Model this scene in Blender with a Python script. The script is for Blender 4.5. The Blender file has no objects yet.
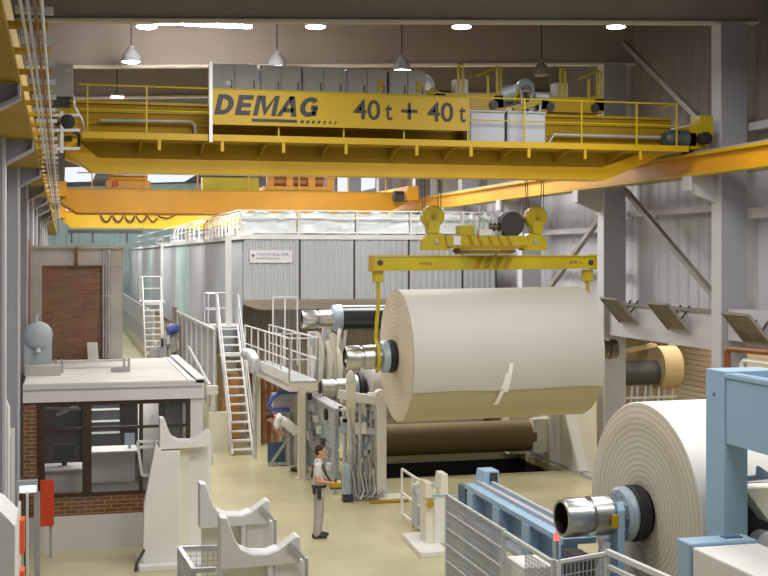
import bpy, bmesh, math, random
from mathutils import Vector, Matrix
random.seed(7)
SC = bpy.context.scene
COL = SC.collection
PI = math.pi
V = Vector

EXPO = -0.22; AMB = 0.3; SIDE = 150
LIGHTS = [(x, y, 9.55, p) for y, p in ((9, 300), (15, 400), (20.2, 250), (32.3, 500), (38, 560), (47.5, 650), (56, 550), (63.5, 800), (74, 600), (86, 800)) for x in (3.2 if y > 10 else 5.5, 9.5)]
# ------------------------------------------------------------------ materials
def lin(c):
    return tuple(((v/255.0)/12.92 if v/255.0 <= 0.04045 else ((v/255.0+0.055)/1.055)**2.4) for v in c) + (1.0,)

def mat(name, rgb, rough=0.5, metal=0.0, var=0.12, scale=3.0, bump=0.0, bscale=40.0, spec=0.5, stretch=None):
    """procedural painted / metal surface: noise-varied colour, optional fine bump"""
    m = bpy.data.materials.new(name); m.use_nodes = True
    nt = m.node_tree; N = nt.nodes; L = nt.links
    b = N['Principled BSDF']
    b.inputs['Roughness'].default_value = rough
    b.inputs['Metallic'].default_value = metal
    b.inputs['Specular IOR Level'].default_value = spec
    tc = N.new('ShaderNodeTexCoord'); mp = N.new('ShaderNodeMapping')
    L.new(tc.outputs['Object'], mp.inputs['Vector'])
    if stretch: mp.inputs['Scale'].default_value = stretch
    nz = N.new('ShaderNodeTexNoise'); nz.inputs['Scale'].default_value = scale; nz.inputs['Detail'].default_value = 5
    L.new(mp.outputs['Vector'], nz.inputs['Vector'])
    r = N.new('ShaderNodeValToRGB')
    c = lin(rgb)
    r.color_ramp.elements[0].position = 0.3; r.color_ramp.elements[1].position = 0.7
    r.color_ramp.elements[0].color = tuple(x*(1-var) for x in c[:3]) + (1,)
    r.color_ramp.elements[1].color = tuple(min(1, x*(1+var*0.6)) for x in c[:3]) + (1,)
    L.new(nz.outputs['Fac'], r.inputs['Fac']); L.new(r.outputs['Color'], b.inputs['Base Color'])
    if bump:
        n2 = N.new('ShaderNodeTexNoise'); n2.inputs['Scale'].default_value = bscale; n2.inputs['Detail'].default_value = 3
        L.new(mp.outputs['Vector'], n2.inputs['Vector'])
        bp = N.new('ShaderNodeBump'); bp.inputs['Strength'].default_value = bump; bp.inputs['Distance'].default_value = 0.02
        L.new(n2.outputs['Fac'], bp.inputs['Height']); L.new(bp.outputs['Normal'], b.inputs['Normal'])
    return m

def emis(name, rgb, strength):
    m = bpy.data.materials.new(name); m.use_nodes = True
    nt = m.node_tree; N = nt.nodes; L = nt.links
    N.remove(N['Principled BSDF'])
    e = N.new('ShaderNodeEmission'); e.inputs['Color'].default_value = lin(rgb); e.inputs['Strength'].default_value = strength
    L.new(e.outputs[0], N['Material Output'].inputs['Surface'])
    return m

def glassy(name, rgb, alpha, rough=0.05):
    m = mat(name, rgb, rough, 0, 0.05)
    m.node_tree.nodes['Principled BSDF'].inputs['Alpha'].default_value = alpha
    return m

def brick_mat(name, c1, c2, mortar, scale=1.0):
    m = bpy.data.materials.new(name); m.use_nodes = True
    nt = m.node_tree; N = nt.nodes; L = nt.links; b = N['Principled BSDF']; b.inputs['Roughness'].default_value = 0.85
    tc = N.new('ShaderNodeTexCoord'); sp = N.new('ShaderNodeSeparateXYZ'); cb = N.new('ShaderNodeCombineXYZ')
    L.new(tc.outputs['Object'], sp.inputs[0])
    ad = N.new('ShaderNodeMath'); ad.operation = 'ADD'
    L.new(sp.outputs['X'], ad.inputs[0]); L.new(sp.outputs['Y'], ad.inputs[1])
    L.new(ad.outputs[0], cb.inputs['X']); L.new(sp.outputs['Z'], cb.inputs['Y'])
    br = N.new('ShaderNodeTexBrick'); L.new(cb.outputs[0], br.inputs['Vector'])
    br.inputs['Color1'].default_value = lin(c1); br.inputs['Color2'].default_value = lin(c2); br.inputs['Mortar'].default_value = lin(mortar)
    br.inputs['Scale'].default_value = scale; br.inputs['Brick Width'].default_value = 0.24; br.inputs['Row Height'].default_value = 0.075
    br.inputs['Mortar Size'].default_value = 0.008
    nz = N.new('ShaderNodeTexNoise'); nz.inputs['Scale'].default_value = 2.0; nz.inputs['Detail'].default_value = 6
    L.new(tc.outputs['Object'], nz.inputs['Vector'])
    mx = N.new('ShaderNodeMix'); mx.data_type = 'RGBA'; mx.blend_type = 'MULTIPLY'; mx.inputs['Factor'].default_value = 0.5
    L.new(br.outputs['Color'], mx.inputs['A']); L.new(nz.outputs['Color'], mx.inputs['B'])
    L.new(mx.outputs['Result'], b.inputs['Base Color'])
    bp = N.new('ShaderNodeBump'); bp.inputs['Strength'].default_value = 0.4; bp.invert = True
    L.new(br.outputs['Fac'], bp.inputs['Height']); L.new(bp.outputs['Normal'], b.inputs['Normal'])
    return m

def paper_end_mat(name, c_lo, c_hi, rings=26.0, dist=1.2):
    """wound end face of a paper roll: uneven concentric layers round the local X axis"""
    m = bpy.data.materials.new(name); m.use_nodes = True
    nt = m.node_tree; N = nt.nodes; L = nt.links; b = N['Principled BSDF']; b.inputs['Roughness'].default_value = 0.8
    tc = N.new('ShaderNodeTexCoord')
    wv = N.new('ShaderNodeTexWave'); wv.wave_type = 'RINGS'; wv.rings_direction = 'X'
    wv.inputs['Scale'].default_value = rings/ (2*PI) * 0.8; wv.inputs['Distortion'].default_value = dist; wv.inputs['Detail'].default_value = 3
    wv.inputs['Detail Scale'].default_value = 1.4
    L.new(tc.outputs['Object'], wv.inputs['Vector'])
    w2 = N.new('ShaderNodeTexWave'); w2.wave_type = 'RINGS'; w2.rings_direction = 'X'
    w2.inputs['Scale'].default_value = rings/(2*PI)*3.1; w2.inputs['Distortion'].default_value = 0.6
    L.new(tc.outputs['Object'], w2.inputs['Vector'])
    av = N.new('ShaderNodeMath'); av.operation = 'MULTIPLY_ADD'; av.inputs[1].default_value = 0.35
    L.new(w2.outputs['Fac'], av.inputs[0]); L.new(wv.outputs['Fac'], av.inputs[2])
    r = N.new('ShaderNodeValToRGB'); r.color_ramp.elements[0].color = lin(c_lo); r.color_ramp.elements[1].color = lin(c_hi)
    r.color_ramp.elements[0].position = 0.1; r.color_ramp.elements[1].position = 1.0
    L.new(av.outputs[0], r.inputs['Fac']); L.new(r.outputs['Color'], b.inputs['Base Color'])
    bp = N.new('ShaderNodeBump'); bp.inputs['Strength'].default_value = 0.16; bp.inputs['Distance'].default_value = 0.01
    L.new(av.outputs[0], bp.inputs['Height']); L.new(bp.outputs['Normal'], b.inputs['Normal'])
    return m

M = dict(
    floor=mat('floor_epoxy', (197, 189, 150), 0.26, 0, 0.16, 0.5, 0.02, 6.0),
    ceiling=mat('roof_deck', (92, 84, 74), 0.9, 0, 0.1, 1.0),
    beam=mat('roof_beam_paint', (160, 150, 140), 0.7, 0, 0.10, 0.6),
    flange=mat('roof_beam_flange', (226, 218, 204), 0.6, 0, 0.08, 0.6),
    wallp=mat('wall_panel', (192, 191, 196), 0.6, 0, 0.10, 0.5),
    walld=mat('wall_panel_shaded', (136, 128, 118), 0.7, 0, 0.10, 0.5),
    column=mat('column_paint', (158, 158, 166), 0.55, 0, 0.08, 0.8),
    colflange=mat('column_flange', (194, 193, 196), 0.55, 0, 0.06, 0.8),
    steel=mat('grey_steel', (172, 171, 171), 0.45, 0.3, 0.12, 2.0),
    brace=mat('brace_steel', (150, 142, 134), 0.5, 0.1, 0.15, 1.0),
    teal=mat('teal_panel', (182, 204, 200), 0.6, 0, 0.15, 0.5),
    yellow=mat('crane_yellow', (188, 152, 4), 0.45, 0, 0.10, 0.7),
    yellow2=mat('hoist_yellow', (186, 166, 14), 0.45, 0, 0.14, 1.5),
    ybright=mat('crane_yellow_lit', (236, 190, 20), 0.4, 0, 0.06, 0.7),  # brighter crane yellow, light on the girder's lower band put into the colour
    ydark=mat('crane_yellow_shaded', (166, 132, 6), 0.75, 0, 0.15, 0.7),  # darker crane yellow, shade under the walkway put into the colour
    orange=mat('crane_orange', (216, 152, 18), 0.45, 0, 0.12, 0.7),
    sign=mat('sign_yellow', (176, 144, 3), 0.5, 0, 0.05, 0.7),
    ink=mat('sign_lettering', (52, 50, 52), 0.6, 0, 0.05),
    cab=mat('grey_cabinet', (158, 155, 150), 0.5, 0.1, 0.10, 1.0),
    cablight=mat('light_cabinet', (176, 178, 184), 0.5, 0, 0.06, 1.0),
    white=mat('white_paint', (226, 224, 220), 0.45, 0, 0.05, 1.5),
    cream=mat('cream_paint', (226, 222, 204), 0.45, 0, 0.06, 1.5),
    rail=mat('white_rail', (218, 218, 216), 0.45, 0.1, 0.05, 2.0),
    galv=mat('galvanised', (198, 200, 203), 0.4, 0.3, 0.15, 4.0),
    chrome=mat('bright_steel', (190, 190, 188), 0.3, 1.0, 0.08, 3.0),
    dkchrome=mat('bore_steel', (120, 112, 102), 0.3, 1.0, 0.2, 3.0),
    flangeb=mat('blue_grey_flange', (168, 184, 196), 0.4, 0.3, 0.10, 3.0),
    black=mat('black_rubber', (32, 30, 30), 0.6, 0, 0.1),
    dark=mat('dark_metal', (66, 66, 68), 0.5, 0.2, 0.15),
    cable=mat('cable_black', (45, 42, 38), 0.6, 0, 0.1),
    rope=mat('wire_rope', (110, 100, 70), 0.5, 0.3, 0.1),
    hood=mat('hood_panel', (184, 187, 191), 0.45, 0.1, 0.07, 0.6),
    hoodtrim=mat('hood_trim', (214, 214, 212), 0.5, 0, 0.06, 1.0),
    brownsh=mat('brown_sheet', (150, 138, 124), 0.6, 0, 0.12, 0.7),
    plastic=None,
    paper=mat('paper_sheet', (196, 193, 186), 0.6, 0, 0.03, 0.6),
    paper2=mat('paper_under_shaded', (184, 172, 138), 0.6, 0, 0.03, 0.6),  # olive tone holds the roll's underside shade and the floor's bounce
    paperw=mat('paper_white', (226, 224, 218), 0.6, 0, 0.02, 0.6),
    tape=mat('white_tape', (246, 246, 242), 0.5, 0, 0.02),
    roller=mat('dark_roller', (44, 50, 52), 0.22, 0.1, 0.15, 1.0),
    drum=mat('reel_drum', (124, 106, 70), 0.8, 0, 0.08, 0.5),
    blue=mat('light_blue_paint', (150, 180, 204), 0.45, 0, 0.06, 1.0),
    blue2=mat('mid_blue_paint', (130, 157, 182), 0.45, 0, 0.10, 1.2),
    navy=mat('navy_panel', (72, 92, 124), 0.5, 0, 0.1),
    vblue=mat('guard_blue', (84, 102, 176), 0.5, 0, 0.1),
    red=mat('red_panel', (206, 66, 32), 0.5, 0, 0.06),
    orangep=mat('orange_panel', (232, 92, 40), 0.5, 0, 0.05),
    concrete=mat('concrete', (186, 182, 174), 0.85, 0, 0.22, 1.2, 0.1, 20),
    roofw=mat('cabin_roof', (216, 212, 204), 0.7, 0, 0.10, 1.0),
    fascia=mat('cabin_fascia', (214, 210, 208), 0.6, 0, 0.06, 1.0),
    brick=brick_mat('cabin_brick', (150, 100, 66), (128, 84, 56), (176, 158, 132)),
    brick2=brick_mat('tower_brick', (166, 122, 96), (142, 104, 84), (152, 132, 112)),
    brownf=mat('brown_window_frame', (62, 43, 28), 0.5, 0, 0.08),
    glass=glassy('cabin_glass', (110, 112, 112), 0.13),
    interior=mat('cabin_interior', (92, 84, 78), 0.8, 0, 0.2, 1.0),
    copper=mat('copper_brown', (168, 112, 64), 0.5, 0.1, 0.25, 2.5),
    lightwood=mat('light_brown_board', (220, 166, 104), 0.6, 0, 0.15, 2.0),
    rust=mat('rust_pipe', (140, 82, 44), 0.5, 0.1, 0.15),
    tan=mat('tan_paper', (178, 158, 122), 0.7, 0, 0.06),
    warm=mat('warm_side_room', (204, 190, 164), 0.8, 0, 0.05),
    mesh_brown=mat('brown_mesh_panel', (122, 112, 96), 0.6, 0.1, 0.35, 6.0),
    green=mat('motor_green', (70, 88, 82), 0.5, 0.1, 0.2),
    greyblue=mat('vessel_grey', (176, 186, 192), 0.45, 0.1, 0.08, 2.0),
    skin=mat('skin', (206, 150, 120), 0.55, 0, 0.05),
    hair=mat('brown_hair', (62, 44, 32), 0.7, 0, 0.2, 30),
    shirt=mat('light_grey_shirt', (212, 210, 206), 0.85, 0, 0.06, 6),
    trousers=mat('grey_work_trousers', (176, 169, 162), 0.85, 0, 0.12, 6),
    shoes=mat('dark_shoes', (58, 48, 42), 0.6, 0, 0.15),
    pouch=mat('tool_pouch', (52, 46, 52), 0.7, 0, 0.1),
    lampglass=emis('lamp_glow', (255, 252, 244), 40.0),
    tubeglow=emis('tube_glow', (255, 250, 250), 320.0),
    skyglow=emis('daylight_panel', (232, 238, 246), 1.3),
    screen=emis('screen_glow', (214, 246, 240), 2.4),
    warmglow=emis('warm_tube_glow', (255, 226, 170), 5.0),
    redlamp=emis('beacon_red', (255, 130, 120), 1.2),
    pagewhite=mat('page_white', (222, 220, 214), 0.7, 0, 0.05),
)
M['plastic'] = mat('translucent_sheet', (216, 224, 224), 0.3, 0, 0.14, 1.4, 0.5, 2.0)
M['meshgrey'] = mat('mesh_wire', (176, 178, 182), 0.4, 0.4, 0.08)
M['end_hung'] = paper_end_mat('hung_roll_end', (204, 188, 164), (218, 205, 184), 26, 1.0)
M['end_front'] = paper_end_mat('wound_roll_end', (182, 172, 150), (201, 193, 175), 34, 2.5)

# ------------------------------------------------------------------ mesh builder
class MB:
    def __init__(s): s.v = []; s.f = []; s.sm = []
    def add(s, vs, fs, smooth=False):
        o = len(s.v); s.v += [V(v) for v in vs]
        for f in fs: s.f.append([i+o for i in f]); s.sm.append(smooth)
        return s
    def box(s, x0, x1, y0, y1, z0, z1):
        a, b = sorted((x0, x1)); c, d = sorted((y0, y1)); e, g = sorted((z0, z1))
        vs = [(a,c,e),(b,c,e),(b,d,e),(a,d,e),(a,c,g),(b,c,g),(b,d,g),(a,d,g)]
        return s.add(vs, [(0,3,2,1),(4,5,6,7),(0,1,5,4),(1,2,6,5),(2,3,7,6),(3,0,4,7)])
    def bar(s, p, q, w, h=None, up=(0,0,1)):
        h = h or w; p = V(p); q = V(q); d = (q-p).normalized(); u = V(up)
        if abs(d.dot(u)) > 0.98: u = V((0,1,0))
        a = d.cross(u).normalized()*w/2; b = a.cross(d).normalized()*h/2
        vs = [p-a-b, p+a-b, p+a+b, p-a+b, q-a-b, q+a-b, q+a+b, q-a+b]
        return s.add(vs, [(0,3,2,1),(4,5,6,7),(0,1,5,4),(1,2,6,5),(2,3,7,6),(3,0,4,7)])
    def tube(s, pts, r, n=8, cap=True):
        pts = [V(p) for p in pts]; rings = []
        prev = None
        for i, p in enumerate(pts):
            d = ((pts[min(i+1, len(pts)-1)] - pts[max(i-1, 0)])).normalized()
            if prev is None:
                u = V((0,0,1)) if abs(d.z) < 0.9 else V((1,0,0))
                a = d.cross(u).normalized()
            else:
                a = (prev - d*prev.dot(d)).normalized()
            prev = a; b = d.cross(a)
            rr = r[i] if isinstance(r, (list, tuple)) else r
            rings.append([p + a*math.cos(2*PI*k/n)*rr + b*math.sin(2*PI*k/n)*rr for k in range(n)])
        vs = [v for ring in rings for v in ring]; fs = []
        for i in range(len(pts)-1):
            for k in range(n):
                fs.append((i*n+k, i*n+(k+1) % n, (i+1)*n+(k+1) % n, (i+1)*n+k))
        s.add(vs, fs, True)
        if cap:
            s.add(rings[0], [tuple(range(n))[::-1]]); s.add(rings[-1], [tuple(range(n))])
        return s
    def lathe(s, c, axis, prof, n=32, smooth=True):
        """prof: list of (distance along axis, radius); closed where r=0"""
        c = V(c); ax = V(axis).normalized(); u = V((0,0,1)) if abs(ax.z) < 0.9 else V((1,0,0))
        a = ax.cross(u).normalized(); b = ax.cross(a)
        for (t0, r0), (t1, r1) in zip(prof, prof[1:]):
            R0 = [c+ax*t0+(a*math.cos(2*PI*k/n)+b*math.sin(2*PI*k/n))*r0 for k in range(n)]
            R1 = [c+ax*t1+(a*math.cos(2*PI*k/n)+b*math.sin(2*PI*k/n))*r1 for k in range(n)]
            if r0 < 1e-6 and r1 < 1e-6: continue
            if r0 < 1e-6: s.add([c+ax*t0]+R1, [(0, 1+k, 1+(k+1) % n) for k in range(n)], smooth)
            elif r1 < 1e-6: s.add(R0+[c+ax*t1], [(k, n, (k+1) % n) for k in range(n)], smooth)
            else: s.add(R0+R1, [(k, n+k, n+(k+1) % n, (k+1) % n) for k in range(n)], smooth)
        return s
    def prism(s, poly, ext):
        """poly: 3D outline, extruded by vector ext"""
        n = len(poly); e = V(ext); vs = [V(p) for p in poly] + [V(p)+e for p in poly]
        fs = [tuple(range(n))[::-1], tuple(range(n, 2*n))] + [(k, (k+1) % n, n+(k+1) % n, n+k) for k in range(n)]
        return s.add(vs, fs)
    def ball(s, c, r, n=12):
        c = V(c); rx, ry, rz = r if isinstance(r, (tuple, list)) else (r, r, r); vs = []; fs = []; m = n//2+2
        for i in range(m+1):
            t = PI*i/m
            for k in range(n): vs.append(c+V((rx*math.sin(t)*math.cos(2*PI*k/n), ry*math.sin(t)*math.sin(2*PI*k/n), rz*math.cos(t))))
        for i in range(m):
            for k in range(n): fs.append((i*n+k, (i+1)*n+k, (i+1)*n+(k+1) % n, i*n+(k+1) % n))
        return s.add(vs, fs, True)
    def corr(s, p, q, z0, z1, pitch=0.25, depth=0.04, out=(0,-1,0), t=0.02):
        """trapezoid-corrugated sheet standing between p and q (xy), ribs vertical"""
        p = V((p[0], p[1], 0)); q = V((q[0], q[1], 0)); L = (q-p).length; d = (q-p)/L; o = V(out)*depth
        n = max(1, round(L/pitch)); st = L/n; pts = []
        for i in range(n):
            x = i*st
            pts += [p+d*x, p+d*(x+st*.35), p+d*(x+st*.5)+o, p+d*(x+st*.85)+o]
        pts.append(q)
        vs = [v+V((0,0,z0)) for v in pts] + [v+V((0,0,z1)) for v in pts]; m = len(pts)
        return s.add(vs, [(i, i+1, m+i+1, m+i) for i in range(m-1)])
    def meshpanel(s, p, q, z0, z1, step=0.1, zstep=0.1, w=0.008):
        """wire-mesh infill: vertical and horizontal wires between p and q"""
        p = V((p[0], p[1], 0)); q = V((q[0], q[1], 0)); L = (q-p).length
        n = max(1, int(L/step)); k = max(1, int((z1-z0)/zstep))
        for i in range(n+1):
            a = p+(q-p)*i/n; s.bar(a+V((0,0,z0)), a+V((0,0,z1)), w)
        for j in range(k+1):
            z = z0+(z1-z0)*j/k; s.bar(p+V((0,0,z)), q+V((0,0,z)), w)
        return s
    def build(s, name, m, parent=None, org=None, bevel=0.0):
        me = bpy.data.meshes.new(name)
        if parent is not None: o0 = ORG[parent.name]
        elif org is not None: o0 = V(org)
        else:
            xs = [v.x for v in s.v]; ys = [v.y for v in s.v]; zs = [v.z for v in s.v]
            o0 = V(((min(xs)+max(xs))/2, (min(ys)+max(ys))/2, min(zs)))
        me.from_pydata([v-o0 for v in s.v], [], s.f)
        me.polygons.foreach_set('use_smooth', s.sm)
        bm = bmesh.new(); bm.from_mesh(me); bmesh.ops.remove_doubles(bm, verts=bm.verts, dist=1e-5)
        if any(s.sm) or bevel == 0: bmesh.ops.recalc_face_normals(bm, faces=bm.faces)
        bm.to_mesh(me); bm.free()
        if any(s.sm):
            try: me.set_sharp_from_angle(angle=math.radians(38))
            except Exception: pass
        me.materials.append(M[m] if isinstance(m, str) else m)
        o = bpy.data.objects.new(name, me); COL.objects.link(o)
        ORG[o.name] = o0
        if parent is not None: o.parent = parent
        else: o.location = o0
        if bevel:
            b = o.modifiers.new('bev', 'BEVEL'); b.width = bevel; b.segments = 2; b.limit_method = 'ANGLE'
        return o
ORG = {}

def thing(name, label, cat, loc, group=None):
    o = bpy.data.objects.new(name, None); COL.objects.link(o); o.location = loc; o.empty_display_size = 0.2
    ORG[o.name] = V(loc); tag(o, label, cat, group); return o

def tag(o, label=None, cat=None, group=None, kind=None):
    if label: o['label'] = label
    if cat: o['category'] = cat
    if group: o['group'] = group
    if kind: o['kind'] = kind
    return o

def struct(name, mb, m):
    return tag(mb.build(name, m), kind='structure')

KIDS = {}
def copy_tree(root, loc, label=None, rotz=None):
    """a copy of a thing with copies of its parts and sub-parts"""
    def kids(o): return [c for c in list(bpy.data.objects) if c.parent == o]
    def rec(o, par):
        c = o.copy(); COL.objects.link(c); ORG[c.name] = ORG.get(o.name, V((0,0,0)))
        if par is not None: c.parent = par
        for k in kids(o): rec(k, c)
        return c
    r = rec(root, None); r.location = loc
    if rotz is not None: r.rotation_euler.z = rotz
    if label: r['label'] = label
    return r

def lettering(name, text, m, parent, loc, size, depth=0.004, shear=0.0, width=None, bold=0.0, rot=(PI/2, 0, 0)):
    """raised letters as a mesh; loc is the lower left corner of the first letter"""
    cu = bpy.data.curves.new(name, 'FONT'); cu.body = text; cu.size = size; cu.extrude = depth; cu.shear = shear; cu.offset = bold
    t = bpy.data.objects.new(name + '_tmp', cu); COL.objects.link(t)
    dg = bpy.context.evaluated_depsgraph_get()
    me = bpy.data.meshes.new_from_object(t.evaluated_get(dg)); bpy.data.objects.remove(t)
    xs = [v.co.x for v in me.vertices]; sx = width/(max(xs)-min(xs)) if width else 1
    x0 = min(xs)
    R = Matrix.Translation(V(loc)-ORG[parent.name]) @ Matrix.Rotation(rot[2], 4, 'Z') @ Matrix.Rotation(rot[0], 4, 'X') @ Matrix.Diagonal((sx, 1, 1, 1)) @ Matrix.Translation((-x0, 0, 0))
    me.transform(R); me.materials.clear(); me.materials.append(M[m])
    o = bpy.data.objects.new(name, me); COL.objects.link(o); o.parent = parent; ORG[o.name] = ORG[parent.name]
    return o

def handrail(mb, pts, h=1.0, mid=True, r=0.022, posts=True, spacing=1.4):
    """railing standing along deck-level points"""
    pts = [V(p) for p in pts]; up = V((0,0,1))
    for a, b in zip(pts, pts[1:]):
        mb.tube([a+up*h, b+up*h], r, 6)
        if mid: mb.tube([a+up*h*.5, b+up*h*.5], r*.8, 6)
        if posts:
            n = max(1, round((b-a).length/spacing))
            for i in range(n+1):
                q = a+(b-a)*i/n; mb.tube([q, q+up*h], r, 6)
    return mb
# ================================================================== camera, world, lights
cam = bpy.data.cameras.new('camera'); co = bpy.data.objects.new('camera', cam); COL.objects.link(co)
co.location = (0, 0, 5.5); co.rotation_euler = (PI/2, 0, -math.radians(14.45))
cam.sensor_width = 36.0; cam.lens = 36.0*1250/768; cam.shift_y = -32/768; cam.clip_end = 400
SC.camera = co
SC.view_settings.view_transform = 'Standard'; SC.view_settings.look = 'None'; SC.view_settings.exposure = EXPO
w = bpy.data.worlds.new('hall_ambient'); SC.world = w; w.use_nodes = True
w.node_tree.nodes['Background'].inputs['Color'].default_value = (1.0, 0.99, 0.98, 1)
w.node_tree.nodes['Background'].inputs['Strength'].default_value = AMB

def area(name, loc, sx, sy, power, col=(1, 0.985, 0.965), rot=(0,0,0)):
    l = bpy.data.lights.new(name, 'AREA'); l.shape = 'RECTANGLE'; l.size = sx; l.size_y = sy; l.energy = power; l.color = col
    o = bpy.data.objects.new(name, l); COL.objects.link(o); o.location = loc; o.rotation_euler = rot; return o
for (x, y, z, p) in LIGHTS:
    area('high_bay_light', (x, y, z), 2.5, 2.5, p)

# ================================================================== setting
RY = [12.0, 17.8, 23.6, 29.4, 35.2, 41.0, 46.8, 52.6, 58.4, 64.2, 70.0]
def roofz(x): return 9.74 + (x+0.7)*0.043        # underside of the roof beams, rising towards the right wall
# floor with a sunk reel pit
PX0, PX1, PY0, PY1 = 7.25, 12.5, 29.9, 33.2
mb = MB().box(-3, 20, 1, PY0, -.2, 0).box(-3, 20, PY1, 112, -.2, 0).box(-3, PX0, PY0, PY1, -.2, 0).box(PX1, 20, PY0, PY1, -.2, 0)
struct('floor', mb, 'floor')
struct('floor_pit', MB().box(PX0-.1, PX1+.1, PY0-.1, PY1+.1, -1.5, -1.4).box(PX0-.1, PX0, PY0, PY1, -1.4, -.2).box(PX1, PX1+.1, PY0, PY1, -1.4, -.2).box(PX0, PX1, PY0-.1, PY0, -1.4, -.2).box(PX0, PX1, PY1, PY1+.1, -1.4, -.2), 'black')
mb = MB(); zl, zr = roofz(-1.9)+1.5, roofz(14.6)+1.5
mb.prism([(-1.9, 3, zl), (14.6, 3, zr), (14.6, 3, zr+.1), (-1.9, 3, zl+.1)], (0, 107, 0))
struct('ceiling', mb, 'ceiling')
# right wall: ribbed sheet panels above the openings
mb = MB()
mb.corr((14.3, 6), (14.3, 108), 3.5, 7.3, 0.5, 0.03, (-1, 0, 0))
struct('wall_right', mb, 'wallp')
mb = MB(); mb.corr((14.3, 6), (14.3, 108), 7.3, 11.9, 0.5, 0.03, (-1, 0, 0)); struct('wall_right_upper', mb, 'walld')  # upper sheets darker, shade high on the wall put into their colour
mb = MB(); mb.corr((14.28, 108), (14.28, 35.4), 0, 3.5, 0.5, 0.03, (-1, 0, 0)); mb.box(14.25, 14.4, 6, 19.5, 0, 3.5)
struct('wall_right_lower', mb, 'wallp')
mb = MB(); mb.corr((-1.7, 3), (-1.7, 108), 0, 11.3, 0.5, 0.03, (1, 0, 0)); struct('wall_left', mb, 'column')
mb = MB(); mb.corr((-2, 108), (14.6, 108), 0, 12, 1.0, 0.05, (0, -1, 0)); struct('wall_back', mb, 'teal')
for i, (x0, x1) in enumerate(((0.3, 2.6), (4.2, 7.0), (8.2, 11.5))):
    mb = MB().box(x0, x1, 107.8, 107.9, 8.3, 10.6); struct('window_%d' % (i+1), mb, 'skyglow')
for i, (x0, x1, y0, y1) in enumerate(((.2, 2.3, 84, 100), (6.2, 9.8, 86, 104))):
    mb = MB().prism([(x0, y0, roofz(x0)+1.44), (x1, y0, roofz(x1)+1.44), (x1, y0, roofz(x1)+1.49), (x0, y0, roofz(x0)+1.49)], (0, y1-y0, 0)); struct('window_skylight_%d' % (i+1), mb, 'skyglow')
for i, (y0, y1) in enumerate(((57, 60.5), (61.5, 65), (66, 69))):
    struct('window_wall_%d' % (i+1), MB().box(14.2, 14.26, y0, y1, 8.7, 9.9), 'skyglow')
# columns with a wide flange towards the hall
def column(name, x, y, s, zt):
    mb = MB()
    mb.box(x, x+s*.03, y-.17, y+.17, 0, zt)
    mb.box(x+s*.03, x+s*.62, y-.02, y+.02, 0, zt)
    mb.box(x+s*.62, x+s*.65, y-.17, y+.17, 0, zt)
    struct(name, mb, 'column')
def solid_column(name, x, y, s, zt):
    mb = MB(); mb.box(x, x+s*.58, y-.16, y+.2, 0, zt)
    struct(name, mb, 'column')
for y in RY[2:]:
    solid_column('right_column', 13.3, y, 1, roofz(13.3)+.02)
    mb = MB().box(13.27, 13.3, y-.17, y+.21, 0, roofz(13.3)); struct('trim_right_column', mb, 'colflange')
for y in RY[:]:
    solid_column('left_column', -.78, y, -1, roofz(-.8)+.02)
    mb = MB().box(-.78, -.74, y-.17, y+.21, 0, roofz(-.8)); struct('trim_left_column', mb, 'colflange')
# roof beams
for k, y in enumerate(RY[2:8]):
    mb = MB(); a, b = -.9, 14.2
    mb.prism([(a, y-.02, roofz(a)+.05), (b, y-.02, roofz(b)+.05), (b, y-.02, roofz(b)+1.45), (a, y-.02, roofz(a)+1.45)], (0, .04, 0))
    struct('roof_beam', mb, 'beam')
    mb = MB(); mb.prism([(a, y-.1, roofz(a)), (b, y-.1, roofz(b)), (b, y-.1, roofz(b)+.06), (a, y-.1, roofz(a)+.06)], (0, .2, 0))
    struct('trim_roof_beam', mb, 'flange')
# purlins between the first beams
mb = MB()
for i in range(9):
    x = .4+i*1.6; mb.box(x-.05, x+.05, 20, 58, roofz(x)+1.2, roofz(x)+1.45)
struct('trim_roof_purlin', mb, 'walld')
# right wall girts (horizontal rails) and the white band above the openings
for i, (y0, y1, z, h) in enumerate(((23.9, 29.2, 6.55, .14), (23.9, 29.2, 8.45, .10), (17.9, 23.4, 6.4, .22), (17.9, 23.4, 8.2, .16), (29.7, 35, 6.2, .14), (29.7, 35, 5.2, .1))):
    mb = MB().box(13.9, 14.05, y0, y1, z-h/2, z+h/2); struct('trim_wall_rail', mb, 'colflange')
struct('lintel', MB().box(13.42, 13.7, 23.8, 29.3, 3.5, 4.28), 'colflange')
struct('lintel_second', MB().box(13.42, 13.7, 17.9, 23.4, 3.75, 4.4), 'colflange')
mb = MB().box(13.38, 13.72, 23.8, 29.3, 4.28, 4.34); struct('trim_lintel', mb, 'walld')
# side room seen through the openings in the right wall
mb = MB()
for i in range(24):
    z = .0+i*.15; mb.box(17.5, 17.6, 17, 40, z, z+.13).box(17.53, 17.6, 17, 40, z+.13, z+.15)
struct('wall_side_room', mb, 'warm')
struct('wall_side_room_end', MB().box(14.3, 17.6, 36, 36.1, 0, 3.6), 'warm')
struct('ceiling_side_room', MB().box(14.3, 17.6, 17, 37, 3.6, 3.7), 'warm')
area('far_wall_fill', (6, 92, 9), 8, 2, 900, (.95, 1, 1), (math.radians(60), 0, 0))  # unseen fill light added to brighten the back wall
area('side_room_light', (15.8, 27.5, 3.5), 1.5, 8, SIDE, (1, .92, .78))
area('side_room_light_second', (15.8, 21, 3.5), 1.5, 4, SIDE*.5, (1, .92, .78))

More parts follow.
